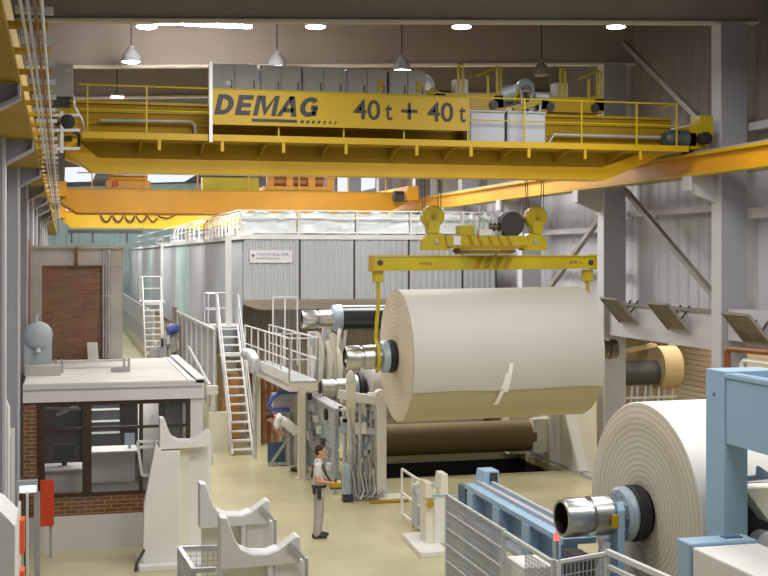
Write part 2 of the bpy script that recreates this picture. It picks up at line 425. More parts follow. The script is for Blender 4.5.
# ------------------------------------------------------------------ ceiling lamps
ord_ = ['first', 'second', 'third', 'fourth']
for i, x in enumerate((1.68, 5.2, 8.45, 12.1)):
    z = 5.5+229*(x*.2495+26*.968)/1250
    t = thing('ceiling_lamp', '%s flat round glowing ceiling lamp from the yellow runway side, under the roof beams' % ord_[i], 'lamp', (x, 26, z), 'flat round lamps between the roof beams')
    MB().lathe((x, 26, z), (0,0,1), [(0, .2), (.02, .22), (.1, .22), (.14, .16), (.14, 0)], 24).build('housing', 'white', t)
    MB().lathe((x, 26, z), (0,0,1), [(-.02, 0), (-.02, .17), (0, .21), (0.01, .2)], 24).build('diffuser', 'lampglass', t)
    MB().bar((x, 26, z+.14), (x, 26, roofz(x)+1.45), .04).build('hanger', 'beam', t)
for i, x in enumerate((1.5, 4.8, 7.78, 11.3)):
    z = 9.84+.013*i*1.5
    lab = ['lit bell-shaped high-bay lamp hanging nearest the yellow runway and tube light', 'lit white bell-shaped high-bay lamp hanging above the first grey cabinets of the crane',
           'lit bell-shaped high-bay lamp hanging above the last grey cabinet near the crane hoist drum', 'unlit dark bell-shaped high-bay lamp hanging above the second crane trolley'][i]
    t = thing('high_bay_lamp', lab, 'lamp', (x, 28.5, z), 'hanging bell lamps')
    MB().lathe((x, 28.5, z), (0,0,1), [(0, .215), (.03, .21), (.13, .2), (.24, .13), (.29, .07), (.36, .06), (.36, 0)], 24).build('shade', 'cablight' if i < 3 else 'walld', t)
    MB().lathe((x, 28.5, z), (0,0,1), [(-.015, 0), (-.015, .15), (.01, .195)], 24).build('diffuser', 'lampglass' if i < 3 else 'beam', t)
    MB().bar((x, 28.5, z+.4), (x, 28.5, roofz(x)+1.45), .025).build('hanger', 'dark', t)
t = thing('small_flat_lamp', 'small glowing flat lamp far back under the roof, above the end of the crane pipe', 'lamp', (1.42, 34, 9.72))
MB().box(1.25, 1.6, 33.9, 34.1, 9.74, 9.8).build('housing', 'white', t)
MB().box(1.27, 1.58, 33.91, 34.09, 9.71, 9.74).build('diffuser', 'lampglass', t)
MB().bar((1.42, 34, 9.8), (1.42, 34, 11.2), .03).build('hanger', 'dark', t)
t = thing('tube_light', 'long glowing fluorescent tube light under the roof', 'lamp', (2.8, 26, 10.25))
MB().box(1.9, 3.85, 25.95, 26.05, 10.32, 10.38).build('housing', 'white', t)
MB().tube([(1.92, 26, 10.29), (2.86, 26, 10.29)], .035).tube([(2.9, 26, 10.29), (3.83, 26, 10.29)], .035).build('tube', 'tubeglow', t)
MB().bar((2, 26, 10.37), (2, 26, 11.3), .03).bar((3.75, 26, 10.37), (3.75, 26, 11.35), .03).build('hanger', 'dark', t)

# ------------------------------------------------------------------ braces, tilted panels and pipes on the right wall
def brace(label, p, q, w=.12):
    o = MB().bar(p, q, w, w).build('diagonal_brace', 'brace'); tag(o, label, 'brace', 'diagonal braces on the wall')
brace('grey diagonal brace below the orange runway, running down to the column by the blue gantry', (13.6, 28.7, 7.15), (13.6, 23.95, 4.45))
brace('light grey diagonal brace high on the wall above the crane end', (13.6, 28.7, 10.8), (13.6, 23.9, 7.9))
brace('dark diagonal brace just behind the end of the yellow spreader bar', (13.6, 29.7, 6.75), (13.6, 34.9, 3.9))
for i, (yc, zc, lab) in enumerate(((27.95, 4.17, 'tilted brown mesh panel beside the hanging paper roll'), (25.4, 4.14, 'tilted brown mesh panel in the middle above the warm opening'), (22.1, 4.06, 'tilted brown mesh panel above the blue gantry'))):
    t = thing('tilted_panel', lab, 'panel', (13.3, yc, zc), 'tilted mesh panels on the wall')
    a = V((-.12, 0, .42)); b = V((0, .5, 0)); c = V((13.15, yc, zc))
    top = V((-.32, 0, .3)); bot = V((.2, 0, -.3))
    pts = [c+top-b, c+top+b, c+bot+b, c+bot-b]
    MB().prism(pts, (.03, 0, .02)).build('mesh_sheet', 'mesh_brown', t)
    f = MB()
    for p, q in zip(pts, pts[1:]+pts[:1]): f.bar(p, q, .05)
    f.build('frame', 'brace', t)
    MB().bar(c+V((.1, .2, -.1)), (13.5, yc+.2, zc+.25), .04).bar(c+V((.1, -.2, -.1)), (13.5, yc-.2, zc+.25), .04).build('bracket', 'dark', t)
o = MB().tube([(13.12, 22.9, 0.0), (13.12, 22.9, 3.55), (13.12, 22.8, 3.62), (13.12, 18, 3.75)], .07).build('rust_brown_pipe', 'rust'); tag(o, 'thick rust brown pipe bending round the column behind the blue gantry', 'pipe')
o = MB().tube([(13.15, 22.4, 0.0), (13.15, 22.4, 3.36), (13.15, 22.3, 3.42), (13.15, 18, 3.45)], .045).build('white_pipe', 'white'); tag(o, 'thin white pipe bending below the rust brown pipe', 'pipe')
# machine in the side room
t = thing('side_room_winder', 'dark roll winder with tan paper glimpsed through the warm side opening', 'machine', (15.5, 30.5, 0))
MB().tube([(14.45, 31, 2.34), (15.7, 31, 2.34)], .33, 24).build('dark_roll', 'dark', t)
MB().tube([(15.6, 31, 2.48), (16.15, 31, 2.48)], .58, 32).build('tan_roll', 'tan', t)
mb = MB()
for y in (14.6, 15.0, 15.4, 15.8): mb.bar((y, 31, 0), (y+.05, 31, 2.1), .08).bar((y, 30.8, 0), (y+.2, 30.8, 2.0), .05)
mb.box(14.5, 16.1, 30.6, 31.4, 0, .3); mb.bar((14.5, 30.8, 1.7), (16.1, 30.8, 1.7), .06)
mb.build('stand', 'galv', t)
MB().box(15.1, 15.4, 29.3, 33.4, 3.2, 3.32).bar((14.5, 31, 2.9), (15.6, 31, 3.1), .12).build('cross_bar', 'tan', t)
o = MB().tube([(14.9, 24.6, 3.56), (14.9, 29, 3.56)], .04).build('warm_tube_light', 'warmglow'); tag(o, 'warm glowing tube light under the side room ceiling', 'lamp')
# ================================================================== crane runways
t = thing('crane_runway', 'yellow crane runway girder high along the hall side with cable rails on it', 'crane runway', (-.8, 3, 7.1))
MB().box(-1.25, -.40, 4, 100, 7.1, 7.55).build('girder', 'ydark', t)
MB().box(-.42, -.37, 4, 100, 7.09, 7.14).build('edge_strip', 'ydark', t)
MB().box(-.9, -.8, 4, 100, 7.55, 7.62).build('crane_rail', 'steel', t)
for k in range(4):
    MB().tube([(-.27+.045*k, 6, 7.2+.01*k), (-.27+.045*k, 95, 7.2+.01*k)], .013, 6).build('power_rail', ('rail', 'galv', 'rust', 'rail')[k], t)
y = 8.6; k = 0
while y < 60:
    MB().box(-.40, -.1, y, y+.14, 7.24, 7.28).build('rail_bracket', 'yellow' if k % 2 == 0 else 'ydark', t)
    MB().box(-.32, -.06, y+.6, y+.68, 7.225, 7.27).build('insulator', 'galv', t)
    y += 1.25 if y < 30 else 2.5; k += 1
# knee brackets below the yellow runway
for k, y in enumerate(RY[:8]):
    o = MB().bar((-.735, y, 6.76), (-.37, y, 6.96), .22, .035).prism([(-.735, y, 6.76), (-.38, y, 6.96), (-.38, y, 7.085), (-.735, y, 7.085)], (0, .03, 0)).box(-.395, -.37, y-.1, y+.1, 6.95, 7.088).build('knee_bracket', 'column')
    tag(o, 'pale slanted runway bracket, %s along the row from the camera' % ('first', 'second', 'third', 'fourth', 'fifth', 'sixth', 'seventh', 'eighth')[k], 'bracket', 'runway knee brackets')
t = thing('crane_runway', 'orange crane runway beam along the far side wall carried on column brackets', 'crane runway', (12.9, 10, 7.2))
MB().box(12.72, 12.78, 8, 100, 7.2, 7.6).build('web', 'orange', t)
MB().box(12.6, 12.95, 8, 100, 7.56, 7.62).build('top_flange', 'yellow', t)
MB().box(12.6, 12.95, 8, 100, 7.16, 7.22).build('bottom_flange', 'yellow', t)
MB().box(12.76, 12.84, 8, 100, 7.62, 7.68).build('crane_rail', 'steel', t)
for k, y in enumerate(RY[2:7]):
    o = MB().prism([(12.6, y, 7.16), (13.27, y, 7.16), (13.27, y, 6.6), (12.6, y, 6.85)], (0, .1, 0)).box(12.58, 12.64, y-.12, y+.2, 6.86, 7.16).build('runway_bracket', 'colflange')
    tag(o, 'grey corbel bracket under the orange runway, %s column into the hall' % ('first', 'second', 'third', 'fourth', 'fifth')[k], 'bracket', 'corbels of the orange runway')

# ================================================================== main bridge crane
def demag(parent):
    """bold slanted capitals built from strokes; each letter a mesh of its own"""
    h = .375; sl = .22; y = 23.112; z0 = 8.115
    def L(polys, x):
        mb = MB()
        for pl in polys: mb.prism([(x+a+sl*b*h, y, z0+b*h) for a, b in pl], (0, .008, 0))
        mb.build('lettering', 'ink', parent)
    t = .1; v = t/h*.95
    def arc(cx, cz, rx, rz, a0, a1, n=10):
        o = [(cx+rx*math.cos(math.radians(a0+(a1-a0)*i/n)), cz+rz*math.sin(math.radians(a0+(a1-a0)*i/n))) for i in range(n+1)]
        q = [(cx+(rx-t)*math.cos(math.radians(a0+(a1-a0)*i/n)), cz+(rz-v*.9)*math.sin(math.radians(a0+(a1-a0)*i/n))) for i in range(n+1)]
        return [[o[i], o[i+1], q[i+1], q[i]] for i in range(n)]
    bar = lambda a, b, c, d: [(a, b), (c, b), (c, d), (a, d)]
    L([bar(0, 0, t, 1), bar(t, 0, .13, v*.9), bar(t, 1-v*.9, .13, 1)] + arc(.13, .5, .19, .5, -90, 90), 2.72)
    L([bar(0, 0, t, 1), bar(t, 0, .28, v*.9), bar(t, 1-v*.9, .28, 1), bar(t, .5-v*.4, .26, .5+v*.4)], 3.1)
    L([bar(0, 0, t*.85, 1), bar(.34, 0, .34+t*.85, 1), [(t*.5, 1), (t*1.6, 1), (.215, .35), (.195, .05)], [(.34, 1), (.36, 1), (.23, .05), (.195, .05), (.205, .35)]], 3.44)
    L([[(-.02, 0), (.07, 0), (.24, 1), (.15, 1)], [(.15, 1), (.25, 1), (.36, 0), (.26, 0)], bar(.09, .2, .28, .2+v*.8)], 3.9)
    L(arc(.17, .5, .18, .5, 40, 325, 14) + [bar(.2, .38, .33, .38+v*.8), bar(.245, .05, .33, .45)], 4.3)
T = thing('bridge_crane', 'big yellow two-girder bridge crane with DEMAG sign board spanning the hall', 'crane', (6.4, 25, 7.0))
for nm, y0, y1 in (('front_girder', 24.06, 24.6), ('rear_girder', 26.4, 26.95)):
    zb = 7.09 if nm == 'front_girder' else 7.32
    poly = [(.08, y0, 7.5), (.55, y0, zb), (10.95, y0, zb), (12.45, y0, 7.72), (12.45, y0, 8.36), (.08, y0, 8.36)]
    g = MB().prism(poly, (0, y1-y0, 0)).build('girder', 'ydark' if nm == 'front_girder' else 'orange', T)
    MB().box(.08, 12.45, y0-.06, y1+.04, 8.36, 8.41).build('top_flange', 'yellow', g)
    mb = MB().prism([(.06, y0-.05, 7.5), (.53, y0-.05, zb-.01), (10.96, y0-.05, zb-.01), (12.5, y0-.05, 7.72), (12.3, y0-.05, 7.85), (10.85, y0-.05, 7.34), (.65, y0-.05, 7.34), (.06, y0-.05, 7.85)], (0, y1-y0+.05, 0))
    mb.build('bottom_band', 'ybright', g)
    MB().box(.3, 12.3, y1-.08, y1-.01, 8.41, 8.47).build('trolley_rail', 'steel', g)
    if nm == 'front_girder':
        for z in (7.98, 8.2): MB().box(.1, 12.4, y0-.04, y0, z, z+.03).build('stiffener', 'yellow', g)
w_ = MB().box(.35, 12.4, 23.2, 24.0, 7.64, 7.68).build('walkway_deck', 'ydark', T)
MB().box(.35, 12.4, 23.17, 23.2, 7.63, 7.75).build('toe_board', 'yellow', w_)
for x in (1.4, 2.55, 3.7, 4.9, 6.3, 7.4, 8.6, 9.8, 11.0):
    MB().prism([(x, 23.25, 7.62), (x, 24.05, 7.62), (x, 24.05, 7.42), (x, 23.9, 7.46)], (.025, 0, 0)).build('bracket', 'ydark', T)
    MB().box(x+.3, x+.36, 23.18, 23.22, 7.44, 7.66).build('toe_bracket', 'yellow', T)
for x in (.45, 1.5, 2.67, 3.94, 5.19, 6.38, 7.67, 8.85, 10.06, 11.26, 12.15):
    MB().bar((x, 23.22, 7.66), (x, 23.22, 8.6), .028).build('railing_post', 'yellow2', T)
for z, r in ((8.6, .016), (8.16, .013)):
    MB().tube([(.3, 23.22, z), (12.2, 23.22, z)], r, 6).build('hand_rail', 'yellow2', T)
MB().tube([(12.15, 23.22, 8.6), (12.15, 24.0, 8.6)], .016, 6).build('hand_rail', 'yellow2', T)
MB().tube([(.7, 23.9, 8.03), (2.36, 23.9, 8.05), (2.44, 23.9, 8.0), (2.47, 23.9, 7.72)], .03, 8).build('conduit', 'galv', T)
MB().tube([(9.0, 23.9, 7.74), (9.6, 23.9, 7.76), (9.75, 23.9, 7.98), (12.25, 23.9, 7.98)], .035, 8).build('conduit', 'galv', T)
MB().box(12.1, 12.75, 23.5, 23.8, 7.78, 8.05).build('motor_mount', 'dark', T)
MB().lathe((12.05, 23.55, 7.93), (1, 0, 0), [(0, 0), (0, .13), (.1, .18), (.5, .18), (.55, .12), (.6, 0)], 16).build('travel_motor', 'green', T)
# end carriages with wheels and buffers
for x in (.1, 12.8):
    e = MB().box(x-.18, x+.18, 23.5, 27.6, 7.72, 8.2).build('end_carriage', 'yellow', T)
    for y in (24.0, 27.1):
        MB().lathe((x-.08, y, 7.76), (1, 0, 0), [(0, 0), (0, .13), (.16, .13), (.16, 0)], 18).build('wheel', 'dark', e)
    MB().lathe((x, 23.5, 7.92), (0, -1, 0), [(0, .08), (.12, .08), (.14, .13), (.34, .13), (.36, 0)], 16).build('buffer', 'black', e)
MB().box(12.75, 13.05, 23.35, 23.75, 7.9, 8.4).build('gear_case', 'yellow2', T)
# sign board and its lettering
sb = MB().box(2.67, 7.67, 23.12, 23.16, 7.93, 8.575).build('sign_board', 'sign', T); tag(sb, 'long yellow board lettered DEMAG 40 t + 40 t')
demag(sb)
for tx, x, w_ in (('40', 5.36, .52), ('t', 5.98, .14), ('40', 6.82, .52), ('t', 7.46, .14)): lettering('lettering', tx, 'ink', sb, (x, 23.115, 8.105), .52, .004, 0, w_, .006)
MB().box(6.30, 6.62, 23.11, 23.12, 8.25, 8.31).box(6.43, 6.49, 23.11, 23.12, 8.12, 8.44).build('plus_sign', 'ink', sb)
mb = MB().box(3.42, 4.27, 23.112, 23.12, 8.0, 8.055)
for k in range(7): mb.prism([(4.33+k*.11, 23.112, 7.995), (4.33+k*.11+.06-.006*k, 23.112, 7.995), (4.35+k*.11+.06-.006*k, 23.112, 8.05), (4.35+k*.11, 23.112, 8.05)], (0, .008, 0))
mb.build('underline', 'ink', sb)
MB().box(2.63, 2.69, 23.1, 23.17, 7.6, 9.08).build('board_post', 'rail', T)
# electric cabinets on the crane: lift-away units
nm5 = ['first grey double-door electric cabinet on the crane, at the DEMAG end with a white tag', 'second grey double-door electric cabinet on the crane, above the letters MAG', 'third grey double-door electric cabinet on the crane, above the end of the dotted line',
       'fourth grey double-door electric cabinet on the crane, above the first 40', 'fifth grey double-door electric cabinet on the crane, next to the round hoist disc']
for i, (x0, x1) in enumerate(((2.78, 3.68), (3.74, 4.55), (4.58, 5.4), (5.46, 6.28), (6.33, 7.08))):
    t = thing('electric_cabinet', nm5[i], 'cabinet', ((x0+x1)/2, 24.4, 8.41), 'grey cabinets along the crane')
    MB().box(x0, x1, 24.14, 24.58, 8.41, 9.22).build('cabinet_body', 'cab', t, bevel=.01)
    for a, b in ((x0+.02, (x0+x1)/2-.01), ((x0+x1)/2+.01, x1-.02)):
        d = MB().box(a, b, 24.115, 24.14, 8.45, 9.18).build('door', 'cab', t, bevel=.006)
        MB().box(b-.06, b-.04, 24.095, 24.115, 8.75, 8.9).build('handle', 'dark', d)
    if i in (3, 4): MB().box(x1-.2, x1-.08, 24.1, 24.114, 8.78, 9.02).build('warning_plate', 'sign', t)
    if i == 0: MB().box(x0+.28, x0+.4, 24.1, 24.114, 8.8, 8.88).build('tag_plate', 'pagewhite', t)
    MB().lathe((x1-.1, 24.4, 9.22), (0, 0, 1), [(0, .03), (.05, .03), (.05, 0)], 10).build('lifting_eye', 'rail', t)
for i, (x0, x1) in enumerate(((7.76, 8.5), (8.56, 9.36))):
    t = thing('light_cabinet', ('pale grey cabinet on the crane walkway directly beside the sign board end', 'pale grey cabinet on the crane walkway, the one further from the sign board')[i], 'cabinet', ((x0+x1)/2, 23.6, 7.68), 'pale cabinets on the crane walkway')
    MB().box(x0, x1, 23.4, 23.8, 7.68, 8.34).build('cabinet_body', 'cablight', t, bevel=.01)
    MB().box(x0-.01, x1+.01, 23.37, 23.82, 8.34, 8.38).build('lid', 'cab', t)
    MB().box(x0+.03, x1-.03, 23.38, 23.4, 7.74, 8.31).build('door', 'cablight', t, bevel=.005)
t = thing('control_box', 'grey box cabinet on the crane end by the yellow runway', 'cabinet', (-.02, 23.7, 8.38))
MB().box(-.27, .2, 23.5, 23.9, 8.4, 9.0).build('cabinet_body', 'cab', t, bevel=.01)
MB().lathe((.1, 23.5, 8.88), (0, -1, 0), [(0, .04), (.02, .04), (.02, 0)], 12).build('signal_light', 'cablight', t)
MB().box(-.2, .15, 23.55, 23.85, 8.2, 8.4).build('foot', 'dark', t)
t = thing('pickup_frame', 'white current-collector frame reaching from the crane end to the cable rails', 'frame', (0, 23.2, 7.3))
MB().bar((0, 23.2, 7.35), (0, 23.2, 8.1), .06).build('upright', 'rail', t)
for z in (7.42, 7.75, 8.02): MB().bar((-.3, 23.2, z), (.32, 23.2, z+.02), .05).build('cross_arm', 'rail', t)
MB().tube([(-.2, 23.25, 7.9), (.05, 23.25, 7.86), (.3, 23.4, 7.7), (.3, 23.5, 7.5)], .03, 6).build('cable', 'cable', t)
MB().tube([(.2, 23.4, 8.42), (.22, 23.2, 8.2), (.36, 23.2, 7.95), (.4, 23.5, 7.72)], .02, 6).build('cable', 'rail', t)

# ================================================================== hoist trolleys on the crane
def trolley(x, lab):
    t = thing('hoist_trolley', lab, 'hoist', (x, 25.5, 8.47), 'hoist trolleys on the crane')
    L = .72
    MB().box(x-L, x+L, 24.3, 24.5, 8.5, 8.82).box(x-L, x+L, 26.4, 26.6, 8.5, 8.82).box(x-L, x-L+.2, 24.3, 26.6, 8.55, 8.8).box(x+L-.2, x+L, 24.3, 26.6, 8.55, 8.8).build('frame', 'yellow', t)
    for sx in (-.5, .5):
        MB().lathe((x+sx, 24.28, 8.6), (0, -1, 0), [(0, 0), (0, .09), (.04, .09), (.04, 0)], 16).build('wheel', 'dark', t)
    d = MB().lathe((x-.72, 25.1, 9.08), (0, 1, 0), [(0, 0), (0, .2), (.05, .22), (.06, .17), (1.1, .17), (1.1, .22), (1.15, .22), (1.15, 0)], 24).build('rope_drum', 'flangeb', t)
    MB().lathe((x-.72, 25.0, 9.05), (0, 1, 0), [(0, 0), (0, .1), (.1, .1), (.1, 0)], 16).build('drum_hub', 'dkchrome', d)
    MB().prism([(x-1.0, 25.02, 8.8), (x-.9, 25.02, 9.05), (x-.55, 25.02, 9.0), (x-.35, 25.02, 8.9), (x-.1, 25.02, 8.9), (x-.1, 25.02, 8.8)], (0, .12, 0)).build('drum_bracket', 'yellow2', t)
    MB().box(x-.12, x+.16, 24.9, 25.2, 8.82, 9.2).build('white_box', 'white', t, bevel=.01)
    MB().box(x-.7, x+.3, 25.4, 26.0, 8.82, 9.02).build('gearbox', 'dark', t)
    for dx, h in ((-.22, .62), (-.12, .58), (.42, .42), (.62, .62)):
        MB().bar((x+dx, 24.4, 8.8), (x+dx, 24.4, 8.8+h), .045).build('railing_post', 'yellow2', t)
    MB().tube([(x+.2, 24.4, 9.22), (x+.62, 24.4, 9.4), (x+.7, 24.4, 9.4), (x+.7, 24.4, 8.9), (x+.5, 24.4, 8.84)], .025, 6).build('hand_rail', 'yellow2', t)
    MB().tube([(x-.22, 24.4, 9.42), (x-.12, 24.4, 9.42)], .025, 6).build('hand_rail', 'yellow2', t)
    return t
trolley(8.08, 'yellow hoist trolley beside the sign board end with pale round drum')
trolley(10.32, 'yellow hoist trolley with black holes and railing, nearer to the side wall')
t = thing('cable_junction', 'grey pipes and hoses between the two hoist trolleys', 'pipes', (9.55, 24.4, 8.47))
for k in range(5): MB().tube([(9.2+.1*k, 24.3, 8.41), (9.22+.1*k, 24.3, 8.7+.06*(k % 3)), (9.3+.08*k, 24.6, 8.95-.04*k), (9.75, 24.9, 8.95)], .03, 6).build('pipe', ('galv', 'dark')[k % 2], t)
MB().bar((9.0, 24.25, 8.5), (9.6, 24.25, 8.72), .09, .12).build('stay', 'yellow2', t)
MB().lathe((9.45, 24.2, 8.8), (1, 0, 0), [(0, 0), (0, .08), (.3, .08), (.3, 0)], 12).build('motor', 'galv', t)

# ================================================================== ropes, hook blocks, turning frame and spreader
HY = 25.2
for x, lab in ((7.54, 'yellow hook block with round sheave hanging on ropes, above the white plate end'), (9.85, 'yellow hook block with round sheave hanging on ropes, beside the dark cable drum')):
    t = thing('hook_block', lab, 'hook block', (x, HY, 6.0), 'hook blocks on the hoist ropes')
    MB().lathe((x, HY-.14, 6.33), (0, 1, 0), [(0, 0), (0, .2), (.03, .235), (.25, .235), (.28, .2), (.28, 0)], 28).build('sheave_cover', 'yellow2', t)
    MB().prism([(x-.13, HY-.17, 6.25), (x+.13, HY-.17, 6.25), (x+.1, HY-.17, 5.98), (x-.1, HY-.17, 5.98)], (0, .34, 0)).build('cheek_plate', 'yellow2', t)
    MB().lathe((x, HY-.2, 6.33), (0, 1, 0), [(0, 0), (0, .05), (.03, .05), (.03, 0)], 14).build('pin', 'ydark', t)
    MB().tube([(x, HY, 6.0), (x, HY, 5.92), (x+.06, HY, 5.86), (x+.05, HY, 5.8), (x-.02, HY, 5.78), (x-.07, HY, 5.82)], .04, 8).build('hook', 'dark', t)
    for k, dx in enumerate((-.22, -.12, .1, .21)):
        MB().tube([(x+dx, HY+(.08 if k % 2 else -.08), 6.38), (x+dx*1.45-.03, HY+(.1 if k % 2 else -.1), 8.6)], .011, 5).build('wire_rope', 'rope', t)
t = thing('turning_frame', 'yellow load turning frame with motors hanging on both hook blocks', 'lifting frame', (8.7, HY, 5.55))
for x in (7.58, 9.79):
    MB().prism([(x-.27, HY-.14, 5.62), (x+.27, HY-.14, 5.62), (x+.27, HY-.14, 5.84), (x+.12, HY-.14, 5.98), (x-.12, HY-.14, 5.98), (x-.27, HY-.14, 5.84)], (0, .28, 0)).build('end_plate', 'yellow2', t)
    MB().lathe((x, HY-.18, 5.81), (0, 1, 0), [(0, 0), (0, .05), (.05, .05), (.05, 0)], 14).build('pin', 'steel', t)
MB().box(7.8, 9.6, HY-.2, HY+.2, 5.72, 5.93).build('cross_beam', 'yellow2', t)
MB().box(7.85, 9.55, HY-.24, HY+.24, 5.66, 5.71).build('flange', 'ydark', t)
for x in (8.35, 8.55, 8.78, 9.0, 9.2): MB().prism([(x, HY-.215, 5.72), (x+.06, HY-.215, 5.72), (x-.04, HY-.215, 5.93), (x-.1, HY-.215, 5.93)], (0, .02, 0)).build('rib', 'ydark', t)
MB().box(7.94, 8.1, HY-.22, HY-.2, 5.73, 5.92).build('white_plate', 'pagewhite', t)
MB().lathe((8.68, HY, 5.54), (0, 0, 1), [(0, 0), (0, .6), (.05, .66), (.09, .66), (.12, .62), (.12, 0)], 36).build('turntable', 'ydark', t)
MB().lathe((8.68, HY, 5.585), (0, 0, 1), [(0, .665), (.02, .67), (.03, .665)], 36).build('turntable_band', 'green', t)
MB().box(8.1, 8.42, HY-.15, HY+.15, 5.93, 6.15).build('yellow_gearbox', 'yellow2', t, bevel=.015)
MB().box(8.52, 8.8, HY-.2, HY, 5.93, 6.06).build('white_box', 'white', t, bevel=.01)
mb = MB()
for k in range(7): mb.tube([(8.5+.1*k, HY+.1, 5.95), (8.52+.1*k, HY+.1, 6.2+.05*((k*3) % 4)), (8.66+.08*k, HY+.12, 6.3-.04*(k % 3))], .022, 6)
mb.build('hose', 'galv', t)
MB().lathe((8.85, HY+.15, 6.12), (1, 0, 0), [(0, 0), (0, .09), (.3, .09), (.34, 0)], 14).build('motor', 'dkchrome', t)
MB().lathe((9.33, HY+.25, 6.18), (0, -1, 0), [(0, 0), (0, .27), (.05, .27), (.06, .24), (.2, .24), (.21, .27), (.26, .27), (.26, 0)], 28).build('cable_drum', 'dark', t)
MB().bar((9.33, HY+.1, 5.92), (9.33, HY+.1, 6.0), .2).build('drum_foot', 'dark', t)
t = thing('spreader', 'long yellow lifting spreader carrying the hanging paper roll', 'spreader', (8.7, HY, 5.2))
MB().prism([(6.24, HY-.2, 5.19), (11.16, HY-.2, 5.23), (11.16, HY-.2, 5.51), (6.24, HY-.2, 5.48)], (0, .4, 0)).build('spreader_body', 'yellow2', t, bevel=.01)
MB().box(6.21, 6.24, HY-.22, HY+.22, 5.17, 5.5).build('end_cap', 'yellow', t)
MB().box(11.16, 11.19, HY-.22, HY+.22, 5.21, 5.53).build('end_cap', 'yellow', t)
MB().box(6.24, 11.16, HY-.23, HY+.23, 5.49, 5.515).build('top_flange', 'yellow2', t)
for k in range(4): MB().prism([(8.38+.22*k, HY-.205, 5.23), (8.5+.22*k, HY-.205, 5.23), (8.6+.22*k, HY-.205, 5.47), (8.48+.22*k, HY-.205, 5.47)], (0, .01, 0)).build('stripe', 'ydark', t)
lettering('marking', '40 000 kg', 'ink', t, (7.2, HY-.202, 5.32), .07, .002, 0, .28)
lettering('marking', '20 t', 'ink', t, (10.55, HY-.202, 5.34), .08, .002, 0, .3)
for x in (6.36, 11.05):
    MB().lathe((x, HY-.22, 5.36), (0, 1, 0), [(0, 0), (0, .06), (.44, .06), (.44, 0)], 14).build('pin', 'dark', t)
for x, zt, lab in ((6.36, 3.41, 'yellow sling hook arm reaching down to the roll shaft near the winder stand'), (11.05, 3.47, 'short visible yellow sling hook arm at the wall end of the spreader')):
    t = thing('sling_arm', lab, 'lifting arm', (x, HY, zt), 'sling arms of the spreader')
    MB().box(x-.1, x+.1, HY-.1, HY+.1, 4.95, 5.2).build('shackle', 'yellow2', t, bevel=.02)
    MB().tube([(x, HY, 5.0), (x+.02, HY, 4.6), (x-.03, HY-.02, 4.1), (x-.06, HY-.05, 3.75)], .042, 8).build('arm', 'yellow2', t)
    if True:
        MB().tube([(x-.06, HY-.05, 3.78)]+[(x-.05, HY+.32*math.cos(a), zt+.32*math.sin(a)) for a in [PI*.62+PI*.75*k/14 for k in range(15)]], .04, 8).build('hook', 'yellow2', t)

# ================================================================== second (orange) and third crane further down the hall
t = thing('orange_crane', 'orange bridge crane behind the DEMAG crane, above the machine hood', 'crane', (6, 44, 7.0))
for y0 in (44, 46.4):
    g = MB().prism([(-.05, y0, 7.35), (.5, y0, 7.0), (11.4, y0, 7.0), (12.1, y0, 7.4), (12.1, y0, 7.78), (-.05, y0, 7.78)], (0, .6, 0)).build('girder', 'orange', t)
    MB().box(0, 12.1, y0-.05, y0+.65, 7.78, 7.82).build('top_flange', 'yellow', g)
for x in (1, 2.8, 4.6, 6.4, 8.2, 10, 11.4): MB().bar((x, 43.96, 7.8), (x, 43.96, 8.35), .04).build('railing_post', 'orange', t)
MB().tube([(.5, 43.96, 8.35), (11.5, 43.96, 8.35)], .02, 5).build('hand_rail', 'orange', t)
for x in (-.05, 12.15): MB().box(x-.2, x+.2, 43, 47.5, 7.5, 8.0).build('end_carriage', 'orange', t)
MB().lathe((11.6, 43.6, 7.65), (1, 0, 0), [(0, 0), (0, .2), (.5, .2), (.55, 0)], 14).build('travel_motor', 'dark', t)
t = thing('orange_trolley', 'orange hoist trolley with rope drums on the orange crane', 'hoist', (8, 45, 7.82))
MB().box(7.0, 9.5, 44.2, 46.8, 7.85, 8.0).build('frame', 'orange', t)
MB().tube([(7.2, 44.6, 8.2), (9.2, 44.6, 8.2)], .2, 16).build('rope_drum', 'copper', t)
for x in (7.1, 7.8, 8.6, 9.3): MB().box(x, x+.25, 44.3, 44.5, 8.0, 8.35).build('bracket', 'orange', t)
t = thing('yellow_trolley', 'yellow and orange trolley boxes on the near end of the orange crane', 'hoist', (3, 45, 7.82))
MB().box(1.5, 3.0, 44.3, 45.5, 7.85, 8.12).build('frame', 'orange', t)
MB().tube([(1.6, 44.5, 8.2), (2.9, 44.5, 8.2)], .14, 14).build('rope_drum', 'orange', t)
MB().box(4.8, 6.8, 44.2, 44.8, 7.82, 8.28).build('yellow_housing', 'yellow2', t, bevel=.02)
MB().box(1.7, 1.9, 44.25, 44.3, 7.9, 8.1).build('warning_plate', 'red', t)
t = thing('festoon_crane', 'third yellow crane with looping festoon cable far down the hall', 'crane', (6, 69, 7.0))
MB().prism([(0, 69, 7.4), (.5, 69, 7.0), (12, 69, 7.0), (12.3, 69, 7.4), (12.3, 69, 7.85), (0, 69, 7.85)], (0, .8, 0)).build('girder', 'ybright', t)
MB().box(0, 12.3, 68.9, 69.9, 7.85, 7.92).build('top_flange', 'orange', t)
mb = MB(); pts = []
for k in range(5):
    for j in range(8): pts.append((2.0+k*.62+.62*j/8, 68.8, 7.8-.45*math.sin(PI*j/8)**.7))
MB().tube(pts, .045, 6).build('festoon_cable', 'cable', t)
MB().tube([(4.9, 68.8, 7.82), (5.2, 68.8, 7.6), (5.6, 68.8, 7.55), (6.1, 68.8, 7.78)], .045, 6).build('festoon_cable', 'cable', t)
MB().box(.3, 4.2, 68.4, 69, 6.72, 6.9).build('under_frame', 'dark', t)
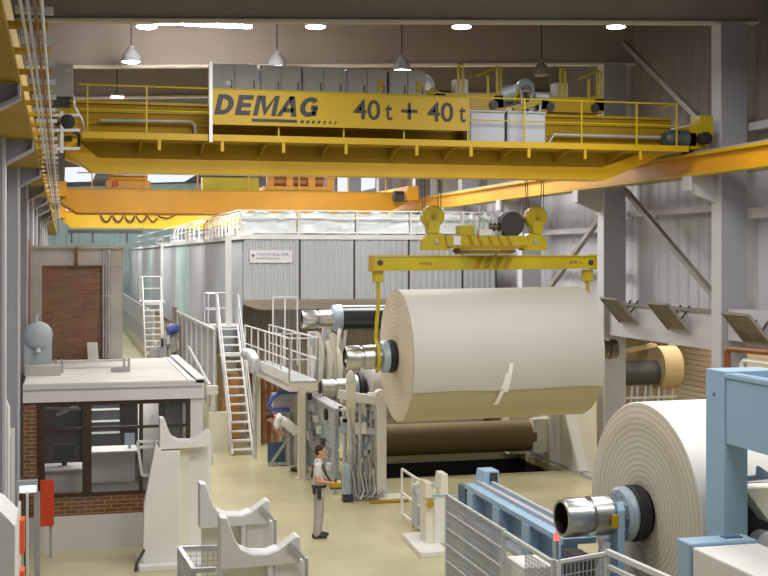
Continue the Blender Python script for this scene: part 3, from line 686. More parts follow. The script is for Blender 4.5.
for x in (.5, 1.6, 3.4): MB().bar((x, 68.6, 6.9), (x, 68.6, 6.2), .08).build('hanger', 'dark', t)
for x in (0, 12.3): MB().box(x-.2, x+.2, 67.5, 72, 7.5, 8.1).build('end_carriage', 'orange', t)
# ================================================================== paper machine hood
T = thing('machine_hood', 'huge pale grey corrugated hood of the paper machine with a silver name plate', 'machine', (9, 60, 0))
HX0, HX1, HY0 = 5.2, 13.15, 37.0
seams = [5.2, 6.92, 8.6, 10.32, 12.05, 13.15]
for a, b in zip(seams, seams[1:]):
    MB().corr((a+.02, HY0), (b-.02, HY0), 4.2, 6.0, .19, .03, (0, -1, 0)).build('front_panel', 'hood', T)
    MB().box(b-.03, b+.03, HY0-.01, HY0+.05, 4.2, 6.0).build('panel_joint', 'dark', T)
y = 37.02; k = 0
while y < 101:
    w_ = 3.2; k += 1
    MB().corr((HX0, y+w_-.03), (HX0, y), 2.3, 6.0, .2, .025, (-1, 0, 0)).build('side_panel', 'teal' if k in (6, 7, 10, 13, 14) else 'hood', T)
    y += w_
MB().box(HX0-.02, HX1, HY0-.06, HY0+.4, 6.0, 6.14).build('top_trim', 'hoodtrim', T)
MB().box(HX0-.08, HX0+.3, HY0-.05, 101, 6.0, 6.12).build('side_trim', 'hoodtrim', T)
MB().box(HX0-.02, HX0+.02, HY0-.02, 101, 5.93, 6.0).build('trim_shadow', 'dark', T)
MB().box(HX0+.05, HX1, HY0+.05, 101, 5.9, 5.98).build('roof', 'hoodtrim', T)
MB().box(HX0, HX1, HY0-.04, HY0+.3, 4.08, 4.2).build('bottom_trim', 'brownsh', T)
MB().prism([(HX0+.02, HY0-.03, 4.18), (HX0+.02, HY0-.03, 4.05), (HX0+.5, HY0-.03, 3.9), (HX1, HY0-.03, 3.9), (HX1, HY0-.03, 4.08)], (0, .1, 0)).build('lower_lip', 'brownsh', T)
MB().corr((HX0, HY0+1.2), (HX1, HY0+1.2), 0, 4.1, .3, .03, (0, -1, 0)).build('inner_wall', 'brownsh', T)
MB().box(HX0+.05, HX0+.12, HY0+.1, 101, 0, 2.3).build('lower_side', 'warm', T)
sp = MB().box(5.4, 6.68, HY0-.06, HY0-.03, 5.3, 5.67).build('name_plate', 'hoodtrim', T); tag(sp, 'silver name plate with blue lettering')
lettering('lettering', 'VOITH SULZER', 'vblue', sp, (5.6, HY0-.065, 5.5), .13, .002, 0, .98)
lettering('lettering', 'PAPERTECHNIK', 'dark', sp, (5.6, HY0-.065, 5.4), .07, .002, 0, .72)
MB().prism([(5.45, HY0-.062, 5.55), (5.55, HY0-.062, 5.55), (5.5, HY0-.062, 5.44)], (0, -.004, 0)).build('emblem', 'dark', sp)
# sheeted railing on the hood roof
R = thing('roof_railing', 'white railing with translucent plastic sheeting on top of the machine hood', 'railing', (9, 37.2, 6.14))
xs = [5.15, 6.9, 8.7, 10.4, 12.1, 13.1]
for x in xs: MB().bar((x, HY0+.05, 6.14), (x, HY0+.05, 6.86), .05).build('railing_post', 'rail', R)
for z in (6.86, 6.64, 6.2): MB().tube([(5.1, HY0+.05, z), (13.1, HY0+.05, z)], .02, 6).build('hand_rail', 'rail', R)
for a, b in zip(xs, xs[1:]):
    mb = MB(); n, m = 10, 5; rnd = random.Random(int(a*10)); vs = []
    for j in range(m+1):
        for i in range(n+1):
            vs.append((a+.05+(b-a-.1)*i/n, HY0+.14+rnd.uniform(-.05, .07), 6.2+.62*j/m-(.05*math.sin(i*1.3) if j == m else 0)))
    mb.add(vs, [(j*(n+1)+i, j*(n+1)+i+1, (j+1)*(n+1)+i+1, (j+1)*(n+1)+i) for j in range(m) for i in range(n)], True)
    mb.build('plastic_sheet', 'plastic', R)
y = HY0+.5; k = 0
while y < 60:
    MB().tube([(5.1, y, 6.14), (5.1, y, 6.62), (5.2, y+.05, 6.8), (5.45, y+.1, 6.86)], .035, 6).build('hoop', 'rail', R)
    y += .9 if y < 46 else 1.8
MB().tube([(5.1, HY0, 6.86), (5.1, 90, 6.86)], .022, 6).build('hand_rail', 'rail', R)
MB().tube([(5.1, HY0, 6.5), (5.1, 90, 6.5)], .018, 6).build('hand_rail', 'rail', R)
for k, y in enumerate((39.5, 42, 45, 49, 54, 62, 72)):
    o = MB().box(5.35, 5.9, y, y+1.2, 6.0, 6.3).tube([(5.2, y+.2, 6.12), (5.2, y+.2, 6.4), (5.6, y+.6, 6.45)], .06, 8).build('roof_vent', 'galv')
    tag(o, 'grey vent box on the hood roof edge, %s from the front corner' % ('first', 'second', 'third', 'fourth', 'fifth', 'sixth', 'seventh')[k], 'vent', 'vent boxes along the hood roof edge')
o = MB().bar((4.88, 37.8, 3.42), (4.88, 37.8, 6.05), .16).build('white_post', 'white'); tag(o, 'tall white square post beside the stair top at the hood corner', 'post')

# side walkway guard along the hood
T = thing('side_guard', 'pale corrugated guard fence with hand rail along the machine side walkway', 'guard fence', (4.2, 40, 0))
MB().corr((4.2, 47), (4.2, 35.2), 1.1, 3.3, .2, .02, (-1, 0, 0)).build('guard_sheet', 'hood', T)
MB().tube([(4.15, 47, 3.44), (4.15, 35.2, 3.44)], .035, 6).build('hand_rail', 'white', T)
for k in range(8): MB().bar((4.16, 35.3+1.6*k, 0), (4.16, 35.3+1.6*k, 3.44), .06).build('railing_post', 'rail', T)
MB().tube([(4.0, 41, 2.55), (4.0, 35.0, 1.9)], .04, 6).build('lower_rail', 'rail', T)
MB().box(4.0, 4.6, 35.2, 35.4, 0, 1.1).build('end_wall', 'cream', T)
T = thing('far_guard', 'pale guard panel in two grey bands along the far aisle, beyond the brick tower', 'guard fence', (4.2, 75, 0))
MB().box(4.18, 4.25, 60, 100, 1.7, 2.85).build('upper_band', 'hood', T)
MB().box(4.18, 4.25, 60, 100, .8, 1.65).build('lower_band', 'steel', T)
MB().bar((4.2, 60, 0), (4.2, 60, 2.9), .1).build('post', 'galv', T)
MB().bar((4.2, 100, 0), (4.2, 100, 2.9), .1).build('post', 'galv', T)
o = MB().box(3.68, 3.98, 32.95, 33.1, 1.86, 2.08).box(3.8, 3.86, 33.0, 33.05, 0, 1.9).build('white_lamp_box', 'white'); tag(o, 'small bright white box on a post beside the cabin roof edge', 'box')

# ================================================================== stairs, catwalk
def flight(name, label, x0, x1, p0, p1, n, land=None):
    t = thing(name, label, 'stairs', ((x0+x1)/2, p0[0], p0[1]))
    for x in (x0, x1): MB().bar((x, p0[0], p0[1]), (x, p1[0], p1[1]), .05, .2).build('stringer', 'white', t)
    for i in range(n):
        f = (i+.6)/n; y = p0[0]+(p1[0]-p0[0])*f; z = p0[1]+(p1[1]-p0[1])*f
        MB().box(x0, x1, y-.1, y+.12, z-.02, z+.02).build('tread', 'white', t)
    for x in (x0-.03, x1+.03):
        h = .95
        MB().tube([(x, p0[0], p0[1]+h), (x, p1[0], p1[1]+h)], .022, 6).tube([(x, p0[0], p0[1]+h*.5), (x, p1[0], p1[1]+h*.5)], .018, 6).build('hand_rail', 'rail', t)
        for f in (0.02, .5, .98):
            y = p0[0]+(p1[0]-p0[0])*f; z = p0[1]+(p1[1]-p0[1])*f
            MB().bar((x, y, z), (x, y, z+h), .035).build('rail_post', 'rail', t)
    return t
t = flight('steel_stairs', 'steep white steel stairs with grating treads beside the hood corner', 4.55, 5.12, (34.4, 0), (37.6, 3.4), 15)
MB().box(4.5, 5.16, 36.7, 37.1, 2.55, 2.6).build('landing', 'white', t)
MB().box(4.2, 5.16, 37.6, 38.6, 3.36, 3.42).build('top_platform', 'white', t)
mb = MB(); handrail(mb, [(4.25, 37.6, 3.42), (4.25, 38.6, 3.42)], .95); handrail(mb, [(4.25, 38.6, 3.42), (5.1, 38.6, 3.42)], .95); handrail(mb, [(4.25, 37.6, 3.42), (4.5, 37.6, 3.42)], .95)
mb.build('platform_railing', 'rail', t)
o = MB().box(4.62, 4.78, 38.3, 38.45, 0, 3.36).build('tan_post', 'tan'); tag(o, 'yellowish tan upright beside the steel stairs', 'post')
t = thing('catwalk', 'white catwalk with railings from the steel stairs towards the winder, on a cream post', 'catwalk', (5.7, 33, 0))
A = V((5.2, 36.5, 2.36)); B = V((5.42, 30.35, 2.36)); n_ = V((1, .035, 0))*.72
MB().prism([A, B, B+n_, A+n_], (0, 0, .06)).build('deck', 'galv', t)
MB().prism([A, B, B+V((0,0,.26)), A+V((0,0,.26))], (-.03, 0, 0)).build('toe_board', 'white', t)
MB().prism([B, B+n_, B+n_+V((0,0,-.2)), B+V((0,0,-.2))], (0, .03, 0)).build('end_board', 'cream', t)
MB().prism([A, B, B+V((0,0,-.2)), A+V((0,0,-.2))], (.05, 0, 0)).build('side_girder', 'white', t)
for nm, P, Q in (('outer_railing', A, B), ('end_railing', B, B+n_), ('inner_railing', A+n_, B+n_)):
    mb = MB(); handrail(mb, [P+V((0,0,.06)), Q+V((0,0,.06))], 1.05, True, .024, True, 1.0); mb.build(nm, 'rail', t)
MB().bar((5.73, 30.4, 0), (5.73, 30.4, 2.3), .17).box(5.6, 5.86, 30.25, 30.55, 0, .03).build('post', 'cream', t)
MB().bar((6.7, 31.2, 0), (6.7, 31.2, 2.3), .12).build('post', 'cream', t)
MB().bar((5.5, 35.9, 0), (5.5, 35.9, 2.3), .12).build('post', 'cream', t)
t = thing('mesh_screen', 'white wire-mesh screen panel standing above the catwalk', 'screen', (6.1, 35, 2.42))
mb = MB()
for x in (5.78, 6.12, 6.48): mb.bar((x, 35, 2.4), (x, 35, 4.34), .04)
mb.bar((5.78, 35, 4.34), (6.48, 35, 4.34), .04).bar((5.78, 35, 3.3), (6.48, 35, 3.3), .04); mb.build('frame', 'rail', t)
MB().meshpanel((5.78, 35), (6.48, 35), 3.3, 4.34, .06, .06, .006).build('mesh', 'meshgrey', t)
t = thing('curved_duct', 'short shiny bent air duct between stairs and catwalk', 'duct', (5.08, 33.8, 2.3))
MB().tube([(4.88, 34.2, 2.82), (5.0, 33.95, 2.8), (5.07, 33.8, 2.66), (5.08, 33.8, 2.35)], .16, 14).build('duct_body', 'galv', t)
MB().tube([(5.08, 33.8, 0), (5.08, 33.8, 2.38)], .06, 8).build('stand', 'galv', t)
t = thing('copper_rack', 'rack of orange brown upright pipes behind the steel stairs', 'pipe rack', (5.9, 36.3, 0))
for k in range(6): MB().tube([(5.35+.18*k, 36.3+.1*(k % 2), 0), (5.35+.18*k, 36.3+.1*(k % 2), 2.1)], .07, 8).build('pipe', 'copper', t)
for z in (.7, 1.5): MB().box(5.25, 6.4, 36.15, 36.2, z, z+.08).build('cross_bar', 'rust', t)
o = MB().box(4.6, 5.1, 37.0, 37.2, 0, 2.0).build('brown_crate', 'lightwood'); tag(o, 'brown board stack seen between the treads of the steel stairs', 'boards')

# far white stair and machinery by the aisle
t = flight('far_stairs', 'distant white ladder stairs up the teal side of the hood', 3.1, 3.75, (47.5, 0), (50.0, 3.7), 16)
MB().box(3.0, 3.95, 50, 51.2, 3.66, 3.72).build('top_platform', 'white', t)
mb = MB(); handrail(mb, [(3.05, 50, 3.72), (3.05, 51.2, 3.72), (3.9, 51.2, 3.72)], .95); mb.bar((3.92, 51.2, 3.7), (3.92, 51.2, 6.0), .1); mb.build('platform_railing', 'rail', t)
t = thing('conveyor_drive', 'grey inclined drive unit with a blue motor beyond the cabin roof', 'machine', (3.9, 45, 0))
MB().prism([(3.1, 45, 1.7), (3.4, 45, 1.7), (4.1, 45, 2.9), (3.8, 45, 3.1)], (0, .8, 0)).build('chute', 'galv', t)
for k in range(5): MB().bar((3.1+.18*k, 44.9, .0), (3.35+.16*k, 44.9, 2.0+.22*k), .08).build('strut', 'steel', t)
MB().lathe((3.62, 44.8, 2.85), (1, .2, .3), [(0, 0), (0, .16), (.4, .16), (.44, 0)], 14).build('motor', 'vblue', t)
MB().box(3.0, 3.5, 44.7, 45.0, 1.9, 2.3).build('gearbox', 'galv', t)
MB().box(3.5, 3.9, 44.7, 45.0, 2.3, 2.6).build('gearbox', 'steel', t)
for k in range(9): MB().box(3.05+.11*k, 3.13+.11*k, 44.6, 44.7, 1.8+.1*((k*4) % 7), 2.1+.1*((k*4) % 7)).build('fitting', ('galv', 'white', 'steel', 'dark')[k % 4], t)
MB().box(4.15, 4.3, 45.6, 46.6, 1.2, 3.0).build('painted_glow_panel', 'tan', t)  # tan box whose colour stands in for an orange glow
MB().box(4.1, 4.16, 47.2, 48.6, 2.5, 3.6).build('dark_hatch', 'brownsh', t)

# ================================================================== reel section: rollers, rolls and their stand
def spool(name, label, cat, x0, y, z, r, xf, rf, zt=None):
    pass
t = thing('dark_roller', 'dark blue-black roller with bright steel journal, high behind the hanging roll', 'roller', (9, 33, 3.4))
MB().lathe((7.3, 33, 3.82), (1, 0, 0), [(0, 0), (0, .34), (.02, .36), (4.6, .36), (4.62, .34), (4.62, 0)], 40).build('roller_body', 'roller', t)
MB().lathe((7.05, 33, 3.82), (1, 0, 0), [(0, .2), (0, .33), (.03, .36), (.2, .38), (.25, .38), (.25, 0)], 36).build('flange', 'flangeb', t)
MB().lathe((6.22, 33, 3.8), (1, 0, 0), [(0, .2), (0, .23), (.03, .25), (.38, .25), (.4, .22), (.44, .22), (.46, .25), (.85, .25)], 32).build('journal', 'chrome', t)
MB().lathe((6.25, 33, 3.8), (1, 0, 0), [(.12, 0), (.12, .17), (-.03, .2)], 28).build('bore', 'dark', t)
MB().box(12.0, 12.6, 32.7, 33.3, 0, 3.9).build('end_stand', 'cream', t)
# hanging finished roll
T = thing('hanging_paper_roll', 'large cream paper roll hanging from the yellow spreader, with two white tape strips', 'paper roll', (8.8, HY, 3.44))
ax = V((1, 0, .012)).normalized(); C0 = V((6.73, HY, 3.41)); W = 4.12; R = 1.375
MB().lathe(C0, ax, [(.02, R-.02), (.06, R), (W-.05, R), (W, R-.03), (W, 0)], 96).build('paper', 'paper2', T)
MB().lathe(C0, ax, [(0.0, .3), (.0, .7), (.008, 1.1), (.004, 1.25), (.02, R-.02)], 96).build('end_face', 'end_hung', T)
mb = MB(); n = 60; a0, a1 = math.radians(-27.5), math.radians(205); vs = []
for i in range(n+1):
    a = a0+(a1-a0)*i/n
    for j in range(13):
        s_ = .03+(W-.04)*j/12; rr = R+.008+(.02*max(0, 1-i/4)*(1+.5*math.sin(j*1.7)) if i < 4 else 0)
        vs.append(C0+ax*s_+V((0, -math.cos(a)*rr, math.sin(a)*rr+(.012*math.sin(j*.8) if i == 0 else 0))))
mb.add(vs, [(i*13+j, i*13+j+1, (i+1)*13+j+1, (i+1)*13+j) for i in range(n) for j in range(12)], True)
mb.build('outer_sheet', 'paper', T)
def tape(x, aa, ab, sk, w_=.055):
    mb = MB(); vs = []; m = 10
    for i in range(m+1):
        a = math.radians(aa+(ab-aa)*i/m); rr = R+.03
        for s_ in (-w_/2, w_/2): vs.append(C0+ax*(x+s_+sk*i/m)+V((0, -math.cos(a)*rr, math.sin(a)*rr)))
    mb.add(vs, [(2*i, 2*i+1, 2*i+3, 2*i+2) for i in range(m)], True); mb.build('tape_strip', 'tape', T)
tape(2.0, -12, -44, -.14, .09); tape(2.06, -4, -30, -.05, .085)
S = MB().lathe((5.66, HY, 3.395), ax, [(0, .2), (0, .235), (.03, .25), (.3, .25), (.32, .22), (.36, .22), (.38, .25), (.66, .25), (.68, .2), (.9, .2)], 40).build('spool_shaft', 'chrome', T)
MB().lathe((5.7, HY, 3.395), ax, [(.1, 0), (.1, .18), (0, .205)], 32).build('bore', 'dkchrome', S)
MB().lathe((6.42, HY, 3.405), ax, [(0, .16), (0, .3), (.03, .33), (.14, .34), (.16, .3), (.16, .1)], 40).build('flange', 'flangeb', T)
MB().lathe((6.58, HY, 3.41), ax, [(0, .2), (0, .33), (.02, .345), (.1, .345), (.15, .3)], 40).build('rubber_ring', 'black', T)
MB().lathe(C0+ax*W, ax, [(0, .2), (.5, .2), (.52, .22), (.6, .22), (.62, .19), (.68, .19), (.7, .22), (.86, .22), (.86, 0)], 32).build('spool_shaft', 'dkchrome', T)
# roll being wound in the reel
T = thing('reeling_roll', 'smaller paper roll on a steel spool in the reel, low behind the hanging roll', 'paper roll', (9.5, 31, 1.3))
MB().lathe((7.5, 31, 2.1), (1, 0, 0), [(0, 0), (0, .72), (.02, .75), (4.6, .75), (4.6, 0)], 64).build('paper', 'paper', T)
MB().lathe((6.33, 31, 2.1), (1, 0, 0), [(0, .22), (0, .27), (.02, .29), (.32, .29), (.34, .26), (.38, .26), (.4, .29), (.8, .29), (.82, .22), (1.2, .22)], 36).build('spool_shaft', 'chrome', T)
MB().lathe((6.37, 31, 2.1), (1, 0, 0), [(.1, 0), (.1, .2), (0, .23)], 28).build('bore', 'dkchrome', T)
MB().lathe((7.1, 31, 2.1), (1, 0, 0), [(0, .2), (0, .36), (.02, .38), (.16, .38), (.18, .2)], 36).build('flange', 'flangeb', T)
MB().lathe((7.28, 31, 2.1), (1, 0, 0), [(0, .2), (0, .4), (.02, .43), (.12, .43), (.16, .36), (.22, .2)], 36).build('rubber_ring', 'black', T)
o = MB().lathe((7.4, 32, .62), (1, 0, 0), [(0, 0), (0, .4), (.02, .42), (5.0, .42), (5.02, 0)], 48).build('reel_drum', 'drum'); tag(o, 'long brown reel drum low on the floor under the hanging roll', 'drum')
t = thing('reel_side_frame', 'cream reel side frame with white uprights below the hanging roll', 'machine frame', (12.7, 30.5, 0))
MB().box(12.72, 12.8, 28.6, 34, 0, 3.0).build('side_plate', 'cream', t)
MB().box(12.6, 12.72, 30.7, 31.15, 0, 2.9).build('white_upright', 'white', t)
MB().bar((12.66, 30.2, 1.9), (12.66, 29.0, .1), .1, .3, (1, 0, 0)).build('white_stay', 'white', t)
MB().box(12.3, 12.72, 31.6, 31.9, .2, 1.1).build('bracket', 'cream', t)
MB().box(12.55, 12.7, 28.4, 34, 0, .1).build('floor_rail', 'galv', t)

# the winder-side stand: panels, posts, levers, hoses
T = thing('reel_stand', 'silver and white reel stand crowded with panels, cylinders and hoses', 'machine', (6.6, 29.5, 0))
for k in range(4):
    MB().box(6.12, 6.2, 28.2+.001*k, 31.6, .12+.46*k, .54+.46*k).build('side_panel', 'cablight' if k % 2 else 'flangeb', T)
    MB().box(6.08, 6.12, 28.2, 31.6, .54+.46*k, .58+.46*k).build('shelf_edge', 'steel', T)
for y in (28.2, 31.6): MB().bar((6.1, y, 0), (6.1, y, 1.95), .06).build('rib', 'cablight', T)
MB().box(6.42, 6.95, 28.05, 28.1, 0, 2.2).build('rear_plate', 'cablight', T)
rn = random.Random(11)
for k in range(46):
    x = rn.uniform(6.2, 6.9); z = rn.uniform(.9, 2.2); a = rn.uniform(.03, .09)
    MB().box(x-a, x+a*.8, 27.86-.06*(k % 3), 28.05, z, z+rn.uniform(.05, .2)).build('fitting', ('white', 'cablight', 'galv', 'cream', 'steel', 'flangeb')[k % 6], T)
for k in range(28):
    x = 6.2+.027*k; MB().tube([(x, 27.78, 0), (x, 27.8, rn.uniform(.7, 1.5)), (x+rn.uniform(-.08, .08), 27.9, rn.uniform(1.5, 2.1))], .018+.01*(k % 3), 6).build('pipe', ('rail', 'galv', 'chrome', 'cablight')[k % 4], T)
for k in range(14):
    x = rn.uniform(6.3, 7.1); y = rn.uniform(31.7, 32.5); z = 1.95; MB().tube([(x, y, z), (x+rn.uniform(-.1, .1), y, z+rn.uniform(.5, .8)), (x+rn.uniform(-.1, .2), y+.1, z+rn.uniform(.9, 1.7))], rn.uniform(.03, .07), 8).build('lever', ('cream', 'galv', 'white', 'steel')[k % 4], T)
for k in range(8):
    y = 28.5+.4*k; MB().box(6.0, 6.1, y, y+.2, .5+.23*k, .66+.23*k).build('fitting', ('white', 'galv', 'dark', 'cream')[k % 4], T)
MB().box(6.9, 7.12, 27.4, 27.65, 0, 2.3).build('post', 'white', T, bevel=.01)
MB().box(6.88, 7.5, 27.1, 27.7, 0, .06).build('base_plate', 'cream', T)
MB().lathe((7.0, 27.38, 2.34), (0, 1, 0), [(0, 0), (0, .13), (.28, .13), (.28, 0)], 18).build('post_head', 'white', T)
MB().bar((6.1, 27.9, 2.35), (6.98, 27.6, 2.2), .12, .2).build('top_arm', 'white', T)
MB().bar((6.1, 27.8, 1.55), (6.98, 27.6, 1.5), .08, .14).build('cross_arm', 'cablight', T)
MB().box(6.28, 6.48, 27.7, 27.9, 0, 2.62).build('post', 'cream', T, bevel=.03)
MB().lathe((6.38, 27.8, 2.62), (0, 0, 1), [(0, .12), (.12, .11), (.24, .06), (.28, 0)], 14).build('post_tip', 'white', T)
MB().box(6.55, 6.72, 27.75, 27.9, 1.9, 2.35).build('block', 'cream', T)
MB().box(6.5, 7.0, 27.95, 28.0, 1.3, 2.2).build('back_panel', 'cablight', T)
MB().box(6.44, 6.7, 27.6, 27.66, 1.46, 1.72).build('gauge_box', 'white', T)
for k in range(12):
    x = 6.26+.06*k; rr = .014+.012*(k % 3); zt = 1.0+.35*((k*7) % 4)
    y_ = 27.5+.1*((k*5) % 4)
    MB().tube([(x, y_, .0), (x+.02*math.sin(k), y_, zt*.6), (x, y_+.03, zt)], rr, 8).build('cylinder_rod', ('chrome', 'galv', 'cablight', 'steel')[k % 4], T)
for k in range(9):
    x = 6.2+.09*k; MB().tube([(x, 27.45, .06), (x+.1, 27.3-.03*(k % 3), .05+.05*(k % 2)), (x+.22, 27.42, .12+.04*(k % 3)), (x+.18, 27.6, .6)], .022, 6).build('hose', ('galv', 'steel', 'rail')[k % 3], T)
for k in range(14):
    x = 6.24+.05*k; z = .35+.15*((k*5) % 9); MB().box(x, x+.09, 27.62, 27.74, z, z+.1+.03*(k % 3)).build('valve', ('galv', 'white', 'steel', 'cablight', 'flangeb')[k % 5], T)
MB().lathe((6.18, 27.3, .18), (0, 0, 1), [(0, .1), (.6, .1), (.68, .05), (.7, 0)], 16).build('gas_cylinder', 'flangeb', T)
MB().box(6.08, 6.3, 27.2, 27.4, 0, .16).build('dark_pedal', 'dark', T)
for k, (z0, z1) in enumerate(((2.45, 3.5), (2.5, 3.3), (2.6, 3.1))):
    x = 6.45+.25*k; MB().tube([(x, 31.7, 1.95), (x+.04, 31.7, (z0+z1)/2), (x-.02, 31.8, z1)], [.07, .09, .06], 10).build('lever_arm', 'cream', T)
MB().box(6.1, 6.4, 28.2, 32.4, 1.9, 1.98).build('top_beam', 'cablight', T)
MB().box(6.3, 6.55, 32.2, 32.6, 1.9, 3.5).build('bearing_stand', 'galv', T)
MB().prism([(6.6, 32.3, 1.9), (7.1, 32.3, 1.9), (7.2, 32.3, 3.3), (6.9, 32.3, 3.5)], (0, .2, 0)).build('bearing_plate', 'cream', T)
MB().bar((6.2, 28.0, 1.5), (6.25, 28.3, 2.0), .09).bar((6.2, 28.6, 1.6), (6.25, 28.3, 2.0), .06).build('black_grip', 'black', T)
MB().lathe((6.06, 29.2, 1.72), (1, 0, 0), [(0, 0), (0, .14), (.4, .14), (.4, 0)], 16).build('black_motor', 'black', T)
for k in range(6): MB().box(5.95+.08*k, 6.05+.08*k, 30.6+.2*k, 30.9+.2*k, .9+.22*k, 1.12+.22*k).build('fitting', ('galv', 'steel', 'copper')[k % 3], T)
o = MB().box(6.62, 7.5, 26.9, 27.02, 0, .05).build('yellow_plank', 'ydark'); tag(o, 'yellowish plank lying on the floor at the foot of the reel stand', 'plank')
# small machine beside the catwalk post: blue guard, navy panel
t = thing('tension_unit', 'small grey machine with a blue looped guard and navy panel beside the catwalk post', 'machine', (5.6, 32.4, 0))
MB().tube([(5.95, 32.2, 1.95), (5.5, 32.2, 1.95), (5.3, 32.2, 1.82), (5.2, 32.2, 1.62), (5.3, 32.2, 1.5), (5.75, 32.2, 1.48)], .06, 8).build('blue_guard', 'vblue', t)
MB().box(5.35, 5.9, 32.3, 32.7, 1.4, 1.9).build('roller_box', 'galv', t)
MB().box(5.22, 5.66, 32.45, 32.5, .08, .62).build('navy_panel', 'navy', t)
MB().bar((5.22, 32.42, .06), (5.75, 32.42, .06), .07).bar((5.3, 32.42, .08), (5.75, 32.42, .7), .07).bar((5.75, 32.42, 0), (5.75, 32.42, 1.5), .09).build('frame', 'galv', t)
MB().box(5.6, 5.95, 32.5, 32.9, 0, 1.4).build('column_box', 'steel', t)
MB().lathe((5.86, 32.38, 1.1), (0, -1, 0), [(0, 0), (0, .12), (.06, .12), (.06, 0)], 16).build('hand_wheel', 'tan', t)
# ================================================================== control cabin with brick base, windows and flat roof
T = thing('control_cabin', 'low control cabin with brick base, brown-framed windows and flat white roof', 'cabin', (1, 27, 0))
CY = 24.1
MB().box(-.7, 2.62, CY-.02, CY+.2, 0, .64).build('plinth', 'fascia', T)
MB().box(-.7, 2.4, CY, CY+.2, .64, 1.0).box(-.7, -.45, CY, CY+.2, 1.0, 2.76).build('brick_wall', 'brick', T)
MB().box(2.38, 2.62, CY-.01, CY+.2, .64, 2.78).build('white_pier', 'fascia', T)
MB().box(2.5, 2.62, CY+.2, 29.6, 0, 2.78).build('side_wall', 'fascia', T)
MB().box(-.7, 2.64, CY-.06, 29.9, 2.78, 3.08).build('roof_slab', 'fascia', T)
MB().box(-.68, 2.5, CY-.02, 29.8, 3.08, 3.10).build('roof_surface', 'roofw', T)
MB().box(-.7, 2.64, CY-.07, CY+.05, 3.08, 3.13).box(2.48, 2.66, CY-.07, 29.9, 3.08, 3.16).build('roof_edge', 'fascia', T)
MB().box(2.36, 2.47, CY+.1, 29.8, 3.10, 3.115).box(-.7, 2.6, CY-.075, CY-.06, 3.0, 3.03).build('gutter_line', 'steel', T)
fr = MB()
for x, w_ in ((-.43, .12), (.37, .17), (1.42, .07), (2.3, .08)): fr.box(x, x+w_, CY-.03, CY+.1, 1.0, 2.76)
for z, h in ((1.0, .07), (2.24, .045), (2.7, .07)): fr.box(-.43, 2.38, CY-.02, CY+.09, z, z+h)
F = fr.build('window_frame', 'brownf', T)
for a, b in ((-.31, .37), (.54, 1.42), (1.49, 2.3)):
    for z0, z1 in ((1.07, 2.24), (2.285, 2.7)): MB().box(a, b, CY+.03, CY+.04, z0, z1).build('pane', 'glass', F)
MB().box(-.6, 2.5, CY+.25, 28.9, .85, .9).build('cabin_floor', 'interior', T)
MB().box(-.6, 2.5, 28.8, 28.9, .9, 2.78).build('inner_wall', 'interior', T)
area('cabin_fill', (1.0, 26.3, 2.72), 1.6, 1.6, 45)  # unseen area light added to brighten the cabin inside
o = MB().box(.55, 1.45, 26.0, 26.6, .9, 1.5).box(.5, 1.5, 25.9, 26.7, 1.5, 1.54).build('white_desk', 'pagewhite'); tag(o, 'white desk inside the cabin behind the middle window', 'desk')
o = MB().box(-.3, .4, 25.0, 25.6, .9, 1.34).box(-.35, .4, 24.9, 25.7, 1.34, 1.38).build('side_desk', 'pagewhite'); tag(o, 'pale desk inside the cabin behind the window by the red panel', 'desk')
o = MB().box(-.15, .25, 25.35, 25.4, 1.5, 1.8).box(0, .1, 25.36, 25.46, 1.38, 1.5).build('monitor', 'black'); tag(o, 'black monitor on the desk by the red panel window', 'monitor')
o = MB().box(1.25, 1.45, 26.2, 26.24, 1.62, 1.85).box(1.32, 1.38, 26.2, 26.26, 1.54, 1.62).build('monitor', 'flangeb'); tag(o, 'pale monitor at the end of the white desk in the cabin', 'monitor')
o = MB().box(1.55, 1.95, 26.4, 26.8, .9, 2.75).build('white_locker', 'pagewhite'); tag(o, 'white locker inside the cabin behind the window end', 'locker')
t = thing('cabin_shelf', 'dark shelf with pale boards inside the cabin', 'shelf', (.85, 27.5, .9))
MB().box(.5, 1.2, 27.4, 27.8, .9, 2.4).build('shelf_body', 'dark', t)
for z in (1.7, 1.95, 2.2): MB().box(.5, 1.2, 27.36, 27.4, z, z+.04).build('shelf_board', 'pagewhite', t)
o = MB().tube([(-.35, 25.2, 2.55), (.35, 25.2, 2.5)], .03, 6).bar((-.1, 25.2, 2.4), (.3, 25.4, 2.55), .06).build('lamp_arm', 'galv'); tag(o, 'grey jointed arm fitting high inside the cabin window', 'lamp arm')
o = MB().box(1.62, 1.78, CY-.04, CY-.03, 2.36, 2.48).build('notice_card', 'galv'); tag(o, 'small grey notice card on the cabin window beside the tall white stand', 'notice')
o = MB().corr((1.95, 24.6), (2.28, 24.6), 1.1, 2.7, .06, .02).build('blind_strip', 'cab'); tag(o, 'grey vertical blind in the end window of the cabin', 'blind')

